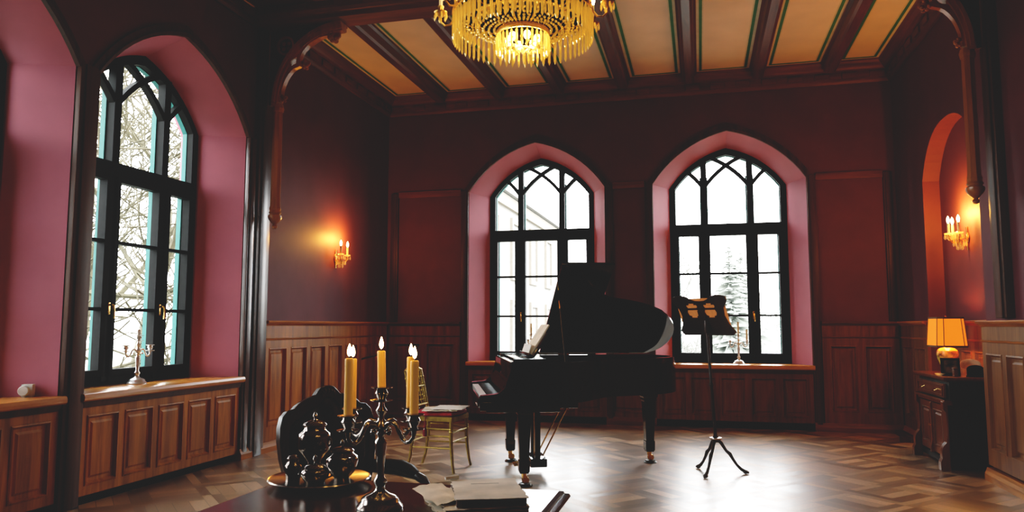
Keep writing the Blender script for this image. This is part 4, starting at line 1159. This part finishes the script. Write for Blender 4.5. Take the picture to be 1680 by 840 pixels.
# table lamp
LX, LY = 2.215, 7.72
t = thing('table_lamp', 'lit table lamp with amber shade and yellow ceramic base on the cabinet', 'lamp', (LX, LY, CH), radians(4))
m = MB(); m.lathe([(0, 0), (.05, 0), (.052, .008), (.045, .016), (0, .016)], 24); m.build('foot', M['brass'], t)
m = MB(); m.lathe([(0, .014), (.036, .014), (.045, .03), (.062, .08), (.085, .14), (.092, .185), (.085, .215), (.06, .235), (.03, .242), (0, .242)], 32); m.build('base', M['ceramic'], t)
m = MB(); m.lathe([(0, .24), (.014, .24), (.012, .26), (.012, .30), (.018, .305), (.018, .33), (0, .33)], 14); m.tube([(0, .0, .33), (0, .0, .515)], .004, 6); m.build('stem', M['brass'], t)
def oct_(wx, wy, ch, z): return [(-wx + ch, -wy, z), (wx - ch, -wy, z), (wx, -wy + ch, z), (wx, wy - ch, z), (wx - ch, wy, z), (-wx + ch, wy, z), (-wx, wy - ch, z), (-wx, -wy + ch, z)]
m = MB(); z0, z1 = .255, .515
m.loft([oct_(.130, .168, .045, z0), oct_(.112, .148, .04, z1)], cap=False); sh = m.build('lamp_shade', M['shade'], t, smooth=False)
m = MB()
for z, wx, wy, ch in ((z0, .132, .170, .045), (z1, .114, .150, .04)):
    a = oct_(wx, wy, ch, z - .008); b = oct_(wx - .004, wy - .004, ch, z - .008)
    m.loft([a, oct_(wx, wy, ch, z + .008), oct_(wx - .004, wy - .004, ch, z + .008), b, a], cap=False)
for p, q in zip(oct_(.131, .169, .045, z0), oct_(.113, .149, .04, z1)): m.tube([p, q], .0035, 6)
m.tube([(-.111, 0, z1), (.111, 0, z1)], .003, 6); m.tube([(0, -.147, z1), (0, .147, z1)], .003, 6); m.ball((0, 0, z1 + .012), .008, 8, 6)
m.build('trim', M['shadetrim'], sh, smooth=False)
m = MB(); m.ball((0, 0, .365), .028, 12, 10, (1, 1, 1.2)); m.build('bulb', M['bulb'], t)
L = bpy.data.lights.new('lamp_light', 'POINT'); L.energy = 7.; L.color = (1, .45, .10); L.shadow_soft_size = .03
lo = bpy.data.objects.new('lamp_light', L); C.objects.link(lo); lo.location = (LX, LY, CH + .42)
L = bpy.data.lights.new('lamp_light', 'POINT'); L.energy = 4.5; L.color = (1, .45, .10); L.shadow_soft_size = .03
lo = bpy.data.objects.new('lamp_light', L); C.objects.link(lo); lo.location = (LX, LY, CH + .30)
# ornaments around it
t = thing('photo_frame', 'dark standing photo frame before the lamp base on the cabinet', 'picture frame', (2.16, 7.47, CH), radians(-12))
MF = Matrix.Rotation(radians(-10), 4, 'X')
Fp = lambda a, b, c: tuple(MF @ Vector((a, -c, b)))
m = MB(); m.plate(rect(-.075, .075, .0, .155), [rect(-.055, .055, .02, .135)], 0, Fp, .014); m.build('frame', M['blacksatin'], t, smooth=False)
m = MB(); m.box(-.056, .056,   .019, .136, .002, .006, 0, Fp); m.build('picture', plain('old_photo', (.16, .10, .065), .3, noise=.5, scale=16), t, smooth=False)
m = MB(); m.tube([(0, .0, .11), (0, .06, .001)], .005, 6); m.build('strut', M['blacksatin'], t)
t = thing('crystal_dish', 'small clear glass dish lying before the photo frame', 'dish', (2.085, 7.50, CH))
m = MB(); m.lathe([(0, .0), (.03, 0), (.045, .012), (.048, .02), (.044, .02), (.028, .008), (0, .006)], 20); m.build('bowl', M['crystalw'], t)
t = thing('small_box', 'narrow reddish trinket box standing before the photo frame', 'box', (2.165, 7.36, CH), radians(10))
m = MB(); m.box(-.018, .018, -.018, .018, 0, .062, .003); m.build('body', M['cabinetwood'], t)
m = MB(); m.box(-.02, .02, -.02, .02, .0625, .075, .003); m.build('lid', M['cabinetwood'], t)
t = thing('shell_ornament', 'pale fan-shaped shell ornament glowing behind the photo frame', 'ornament', (2.352, 7.57, CH), radians(-15))
m = MB(); m.box(-.03, .03, -.02, .02, 0, .02, .003); m.tube([(0, 0, .018), (0, 0, .05)], [.008, .006], 8); m.build('stand', M['brass'], t)
m = MB()
fan = [(.085 * sin(radians(a)) * (1 + .03 * cos(a * .5)), .05 + .095 * max(0, cos(radians(a * .72)))) for a in range(-110, 111, 10)]
m.prism([(0, .045)] + fan, -.008, .008, lambda a, z, y: (a, y - .02 * (z - .05), z)); m.build('fan', M['shell'], t, smooth=False)
t = thing('arched_case', 'black arched-top case standing against the near end of the cabinet top', 'case', (2.315, 7.33, CH), radians(-20))
t.scale = (.85, .85, .85)
m = MB(); pf = [(-.075, 0), (.075, 0), (.075, .085)] + [(.075 * cos(radians(a)), .085 + .035 * sin(radians(a))) for a in range(15, 180, 15)] + [(-.075, .085)]
m.prism(pf, -.04, .04, lambda a, z, y: (a, y, z)); m.build('case', M['blacksatin'], t, ang=30)
m = MB(); m.box(-.082, .082, -.046, .046, 0, .014, .003); m.build('base', M['blacksatin'], t)

# ------------------------------------------------------------------ chandelier
HX, HY = -.955, 4.05
t = thing('crystal_chandelier', 'gilt crystal chandelier with tiers of hanging prisms under the ceiling', 'chandelier', (HX, HY, 0))
m = MB(); m.lathe([(0, ZC), (.09, ZC), (.09, ZC - .02), (.06, ZC - .04), (.02, ZC - .06), (0, ZC - .06)], 24); m.build('ceiling_rose', M['gold'], t)
m = MB()
for k in range(14):
    z = ZC - .07 - k * .042
    R = [(.012 * cos(a), 0, .022 * sin(a)) if k % 2 else (0, .012 * cos(a), .022 * sin(a)) for a in [2 * pi * j / 10 for j in range(11)]]
    m.tube([(x, y, z + zz) for x, y, zz in R], .003, 5)
m.build('chain', M['gold'], t)
m = MB(); m.lathe([(0, 3.86), (.016, 3.86), (.03, 3.83), (.014, 3.80), (.014, 3.30), (.03, 3.28), (.04, 3.24), (.02, 3.20), (.015, 3.0), (.0, 3.0)], 20); m.build('stem', M['gold'], t)
def hoop(name, r, z0, z1, th=.010):
    m = MB(); m.lathe([(r - th, z0), (r, z0), (r + .004, (z0 + z1) / 2), (r, z1), (r - th, z1), (r - th, z0)], 64); return m.build(name, M['gold'], t)
hoop('upper_hoop', .20, 3.56, 3.59); hoop('tier_hoop', .395, 3.175, 3.20); hoop('main_hoop', .405, 3.02, 3.05, .012); hoop('drum_hoop', .152, 2.905, 2.935, .01); hoop('inner_hoop', .27, 3.0, 3.02)
m = MB()
for k in range(12):
    a = 2 * pi * k / 12
    m.tube([(.02 * cos(a), .02 * sin(a), 3.06), (.15 * cos(a), .15 * sin(a), 2.93)], .004, 6); m.tube([(.15 * cos(a), .15 * sin(a), 2.93), (.40 * cos(a), .40 * sin(a), 3.035)], .004, 6)
    m.tube([(.40 * cos(a), .40 * sin(a), 3.04), (.39 * cos(a), .39 * sin(a), 3.185)], .004, 6)
m.build('spokes', M['gold'], t)
def prism_mesh(name, l, r):
    m = MB()
    m.lathe([(0, 0), (r * .5, -.004), (r * .3, -.012), (r, -.022), (r * .92, -l + .02), (0, -l)], 6); return m
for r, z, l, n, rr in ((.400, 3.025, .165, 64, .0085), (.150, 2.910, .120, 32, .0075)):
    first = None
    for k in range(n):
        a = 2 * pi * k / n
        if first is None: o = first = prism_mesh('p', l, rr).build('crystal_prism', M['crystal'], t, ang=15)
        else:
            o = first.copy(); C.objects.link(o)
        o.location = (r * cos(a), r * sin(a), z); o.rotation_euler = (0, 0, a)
m = MB()   # remaining drops and bead strands
def drop(p, l, r):
    m.lathe([(0, 0), (r * .5, -.004), (r, -.018), (r * .9, -l + .015), (0, -l)], 5, p)
for k in range(64):
    a = 2 * pi * (k + .5) / 64
    drop((.388 * cos(a), .388 * sin(a), 3.18), .135, .0085)
    drop((.372 * cos(a), .372 * sin(a), 3.035), .10, .007)
for k in range(40):
    a = 2 * pi * (k + .5) / 40
    drop((.27 * cos(a), .27 * sin(a), 3.01), .075, .008)
for k in range(48):
    a = 2 * pi * k / 48
    for j in range(8):
        q = j / 7; r = .385 - (.385 - .165) * q; z = 3.03 - .09 * q - .035 * sin(pi * q)
        m.ball((r * cos(a), r * sin(a), z), .0085, 5, 4)
    for j in range(12):
        q = j / 11; r = .20 + (.385 - .20) * q ** 1.6; z = 3.57 - .375 * q
        m.ball((r * cos(a), r * sin(a), z), .0085, 5, 4)
for k in range(18):
    a = 2 * pi * k / 18
    for j in range(5):
        q = j / 4; r = .145 * (1 - q); z = 2.82 - .02 * sin(pi * q / 2)
        m.ball((r * cos(a), r * sin(a), z + .03), .008, 5, 4)
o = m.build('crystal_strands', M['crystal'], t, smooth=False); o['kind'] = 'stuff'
for k in range(10):
    a = 2 * pi * k / 10 + radians(6)
    c, s_ = cos(a), sin(a)
    m = MB(); m.tube([(r * c, r * s_, z) for r, z in ((.40, 3.04), (.43, 3.0), (.46, 2.995), (.485, 3.02), (.487, 3.055))], .006, 8); arm = m.build('arm', M['gold'], t)
    m = MB(); m.lathe([(0, 3.05), (.012, 3.05), (.036, 3.07), (.040, 3.08), (.02, 3.078), (.016, 3.10), (.019, 3.115), (0, 3.115)], 18, (.487 * c, .487 * s_, 0)); m.build('candle_cup', M['gold'], arm)
    m = MB(); m.lathe([(0, 3.11), (.011, 3.11), (.011, 3.19), (0, 3.19)], 12, (.487 * c, .487 * s_, 0)); m.build('candle_tube', M['waxcream'], arm)
    m = MB(); m.lathe([(0, 3.188), (.008, 3.19), (.015, 3.215), (.013, 3.24), (.004, 3.265), (0, 3.27)], 12, (.487 * c, .487 * s_, 0)); m.build('bulb', M['chbulb'], arm)
    m = MB()
    for j in range(6):
        b = 2 * pi * j / 6; p = (.487 * c + .036 * cos(b), .487 * s_ + .036 * sin(b), 3.073)
        m.lathe([(0, 0), (.005, -.006), (.007, -.03), (0, -.045)], 5, p)
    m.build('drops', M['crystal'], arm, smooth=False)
for k in range(6):
    a = 2 * pi * k / 6
    m = MB(); m.ball((.085 * cos(a), .085 * sin(a), 2.885), .020, 10, 8, (1, 1, 1.4)); m.build('bulb', M['chbulb'], t)
for (x, y, z, e) in [(0, 0, 2.86, 3.5)] + [(.27 * cos(a), .27 * sin(a), 3.10, 2.3) for a in [2 * pi * k / 6 for k in range(6)]] + [(.487 * cos(a), .487 * sin(a), 3.29, .9) for a in [2 * pi * k / 5 for k in range(5)]]:
    L = bpy.data.lights.new('chandelier_light', 'POINT'); L.energy = e; L.color = (1, .66, .36); L.shadow_soft_size = .03
    lo = bpy.data.objects.new('chandelier_light', L); C.objects.link(lo); lo.location = (HX + x, HY + y, z)

# ------------------------------------------------------------------ outside
GZ = -1.3
mb = MB(); mb.face([(-90, -60, GZ), (90, -60, GZ), (90, 140, GZ), (-90, 140, GZ)]); struct(mb, 'ground', M['lawn'], smooth=False)
def bare_tree(label, loc, h, seed, lean=(0, 0), mat='bark', depth=5, spread=.62, r0=.12, grp='bare trees outside the windows'):
    rnd = random.Random(seed)
    t = thing('bare_tree', label, 'tree', loc, 0, grp)
    tr, br = MB(), MB(); rmin = .011 if mat == 'bark' else .02
    def grow(p, d, l, r, lev):
        q = p; pts = [p]; rad = [r]
        n = 4
        for k in range(n):
            d = (d + Vector((rnd.uniform(-.16, .16), rnd.uniform(-.16, .16), rnd.uniform(-.02, .10)))).normalized()
            q = q + d * l / n; pts.append(q); rad.append(max(rmin, r * (1 - .45 * (k + 1) / n)))
        (tr if lev == 0 else br).tube(pts, rad, 6 if lev < 2 else 4)
        if lev >= depth: return
        for k in range(3 if lev < 3 else 3):
            i = rnd.choice([2, 3, 4]) if k else 4
            ax = Vector((rnd.uniform(-1, 1), rnd.uniform(-1, 1), rnd.uniform(-.25, .7))).normalized()
            grow(pts[i], (d * (1 - spread) + ax * spread).normalized(), l * rnd.uniform(.55, .82), rad[i] * rnd.uniform(.5, .72), lev + 1)
        if lev == 0:
            for k in range(6):
                i = rnd.choice([1, 2, 3])
                ax = Vector((rnd.uniform(-1, 1), rnd.uniform(-1, 1), rnd.uniform(.0, .5))).normalized()
                grow(pts[i], ax, l * rnd.uniform(.4, .6), rad[i] * .4, 2)
    grow(Vector((0, 0, 0)), Vector((lean[0], lean[1], 1)).normalized(), h, r0, 0)
    tr.build('trunk', M[mat], t); br.build('branches', M[mat], t)
bare_tree('bare tree with leaning trunk right outside the big left window', (-8.8, 9.5, GZ), 4.2, 11, (.10, .34), r0=.16, depth=6)
bare_tree('bare tree standing further back beyond the big left window', (-11.4, 11.4, GZ), 4.8, 5, (.05, -.1), r0=.14, depth=6)
bare_tree('slim bare tree at the near side of the big left window', (-8.2, 7.2, GZ), 3.8, 23, (0, .15), r0=.09, depth=6)
bare_tree('broad bare tree far behind the others beyond the big left window', (-18.5, 17.5, GZ), 6.0, 44, (0, 0), r0=.17, depth=6)
bare_tree('bare tree outside the near left window', (-8.5, 3.2, GZ), 3.6, 31, (0, .05), r0=.11)
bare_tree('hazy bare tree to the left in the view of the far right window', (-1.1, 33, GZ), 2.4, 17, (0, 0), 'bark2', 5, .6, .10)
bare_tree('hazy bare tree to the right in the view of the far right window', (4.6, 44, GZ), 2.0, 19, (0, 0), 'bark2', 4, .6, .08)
def conifer(label, loc, h, r, seed):
    rnd = random.Random(seed)
    t = thing('spruce_tree', label, 'tree', loc, 0)
    m = MB(); m.tube([(0, 0, 0), (0, 0, h)], [.16, .03], 8); m.build('trunk', M['bark2'], t)
    m = MB()
    for k in range(60):
        q = (k / 59) ** 1.1; z = .5 + (h - .5) * q + rnd.uniform(-.12, .12); R_ = r * (1 - q) ** .8 + .10
        n = int(6 + 5 * (1 - q))
        for j in range(n):
            a = 2 * pi * j / n + rnd.uniform(-.25, .25); rr = R_ * rnd.uniform(.5, 1.18)
            c, s_ = cos(a), sin(a); w = .16 + .12 * (1 - q)
            tip = (rr * c, rr * s_, z - rr * .28 + rnd.uniform(-.05, .1))
            for sg in (-1, 1):
                m.face([(0, 0, z), (rr * .55 * c - sg * w * s_, rr * .55 * s_ + sg * w * c, z - rr * .25), tip])
            m.face([(0, 0, z + .05), (rr * .5 * c, rr * .5 * s_, z + .02), tip])
    m.build('needles', M['conifer'], t, smooth=False)
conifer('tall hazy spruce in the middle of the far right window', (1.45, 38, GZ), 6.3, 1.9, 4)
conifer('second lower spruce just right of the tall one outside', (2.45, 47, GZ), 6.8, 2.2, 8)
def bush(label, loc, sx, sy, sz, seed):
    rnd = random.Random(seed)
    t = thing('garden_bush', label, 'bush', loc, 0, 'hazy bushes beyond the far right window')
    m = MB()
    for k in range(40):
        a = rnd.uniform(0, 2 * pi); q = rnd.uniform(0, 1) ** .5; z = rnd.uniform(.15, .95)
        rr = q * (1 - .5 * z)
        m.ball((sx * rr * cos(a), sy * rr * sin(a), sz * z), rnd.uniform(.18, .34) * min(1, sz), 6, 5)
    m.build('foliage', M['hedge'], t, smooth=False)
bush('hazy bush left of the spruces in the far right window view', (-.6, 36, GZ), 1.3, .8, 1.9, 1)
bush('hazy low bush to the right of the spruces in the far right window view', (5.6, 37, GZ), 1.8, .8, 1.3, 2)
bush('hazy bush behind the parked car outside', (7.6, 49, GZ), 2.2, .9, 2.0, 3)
t = thing('parked_car', 'grey car parked outside, seen at the bottom of the far right window', 'car', (3.05, 32.4, GZ), radians(6))
m = MB(); m.prism([(-2.0, .35), (2.0, .35), (2.05, .7), (1.9, .85), (1.1, .95), (.6, 1.42), (-.9, 1.45), (-1.6, 1.0), (-2.0, .95), (-2.05, .6)], -.82, .82, lambda a, z, y: (a, y, z)); m.build('body', M['carpaint'], t, ang=25)
m = MB(); m.prism([(1.0, .98), (.58, 1.36), (-.85, 1.39), (-1.4, 1.02)], -.83, .83, lambda a, z, y: (a, y, z)); m.build('windows', M['black'], t, smooth=False)
for x in (-1.25, 1.25):
    for y in (-.75, .75):
        m = MB(); m.lathe([(0, -.1), (.3, -.1), (.32, -.05), (.32, .05), (.3, .1), (0, .1)], 18, (x, y, .32), Matrix.Rotation(radians(90), 4, 'X')); m.build('wheel', M['blacksatin'], t)
# the building's other wing seen through the far left window
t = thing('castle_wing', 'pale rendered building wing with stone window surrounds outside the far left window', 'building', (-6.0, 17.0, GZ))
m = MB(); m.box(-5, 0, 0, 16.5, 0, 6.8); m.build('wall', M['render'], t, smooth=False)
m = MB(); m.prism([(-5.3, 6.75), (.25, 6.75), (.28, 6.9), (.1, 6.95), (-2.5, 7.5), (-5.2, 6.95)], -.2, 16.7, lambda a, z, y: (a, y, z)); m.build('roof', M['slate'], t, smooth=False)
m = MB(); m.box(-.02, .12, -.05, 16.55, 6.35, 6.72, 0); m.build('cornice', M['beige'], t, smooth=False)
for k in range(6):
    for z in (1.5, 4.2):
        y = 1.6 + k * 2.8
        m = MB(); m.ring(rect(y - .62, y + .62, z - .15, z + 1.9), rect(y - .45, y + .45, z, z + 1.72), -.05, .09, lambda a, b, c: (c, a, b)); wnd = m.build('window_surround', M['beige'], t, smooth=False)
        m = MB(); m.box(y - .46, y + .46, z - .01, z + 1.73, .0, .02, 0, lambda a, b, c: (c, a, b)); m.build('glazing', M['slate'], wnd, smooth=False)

# ------------------------------------------------------------------ light, camera, grade
w = bpy.data.worlds.new('overcast'); bpy.context.scene.world = w; w.use_nodes = True
bg = w.node_tree.nodes['Background']
tc = w.node_tree.nodes.new('ShaderNodeTexCoord'); sx = w.node_tree.nodes.new('ShaderNodeSeparateXYZ'); rp = w.node_tree.nodes.new('ShaderNodeValToRGB')
rp.color_ramp.elements[0].position = .0; rp.color_ramp.elements[0].color = (.98, .985, 1, 1)
rp.color_ramp.elements[1].position = .9; rp.color_ramp.elements[1].color = (.96, .98, 1, 1)
w.node_tree.links.new(tc.outputs['Generated'], sx.inputs[0]); w.node_tree.links.new(sx.outputs['Z'], rp.inputs['Fac']); w.node_tree.links.new(rp.outputs['Color'], bg.inputs['Color'])
bg.inputs['Strength'].default_value = 11.
def portal(loc, rot):
    L = bpy.data.lights.new('window_portal', 'AREA'); L.shape = 'RECTANGLE'; L.size = 1.5; L.size_y = 2.9
    L.cycles.is_portal = True
    o = bpy.data.objects.new('window_portal', L); C.objects.link(o); o.location = loc; o.rotation_euler = rot
for c in LEFTW: portal((XL - .60, c, 2.15), (radians(90), 0, radians(-90)))
for c in FARW: portal((c, YF + .60, 2.15), (radians(-90), 0, 0))

sc = bpy.context.scene
cd = bpy.data.cameras.new('camera'); cd.sensor_width = 36; cd.lens = 36 * 1221.2 / 1680; cd.clip_start = .05; cd.clip_end = 400
cam = bpy.data.objects.new('camera', cd); C.objects.link(cam)
cam.location = (0, 0, 1.24); cam.rotation_euler = (radians(90 + 5.38), 0, radians(14.125))
sc.camera = cam
sc.cycles.use_denoising = True
sc.view_settings.view_transform = 'Standard'
sc.view_settings.look = 'None'
sc.view_settings.exposure = 0

vs = sc.view_settings
vs.use_curve_mapping = True
cm = vs.curve_mapping
cm.use_clip = False
cm.extend = 'EXTRAPOLATED'
cv = cm.curves[3]
cv.points[0].location = (0, .0150); cv.points[1].location = (1, .97)
for p in ((.010, .0175), (.028, .036), (.07, .115), (.16, .28), (.36, .57), (.65, .82)): cv.points.new(*p)
cr_ = cm.curves[0]
for p in ((.030, .0275), (.10, .092), (.3, .295)): cr_.points.new(*p)
cm.update()
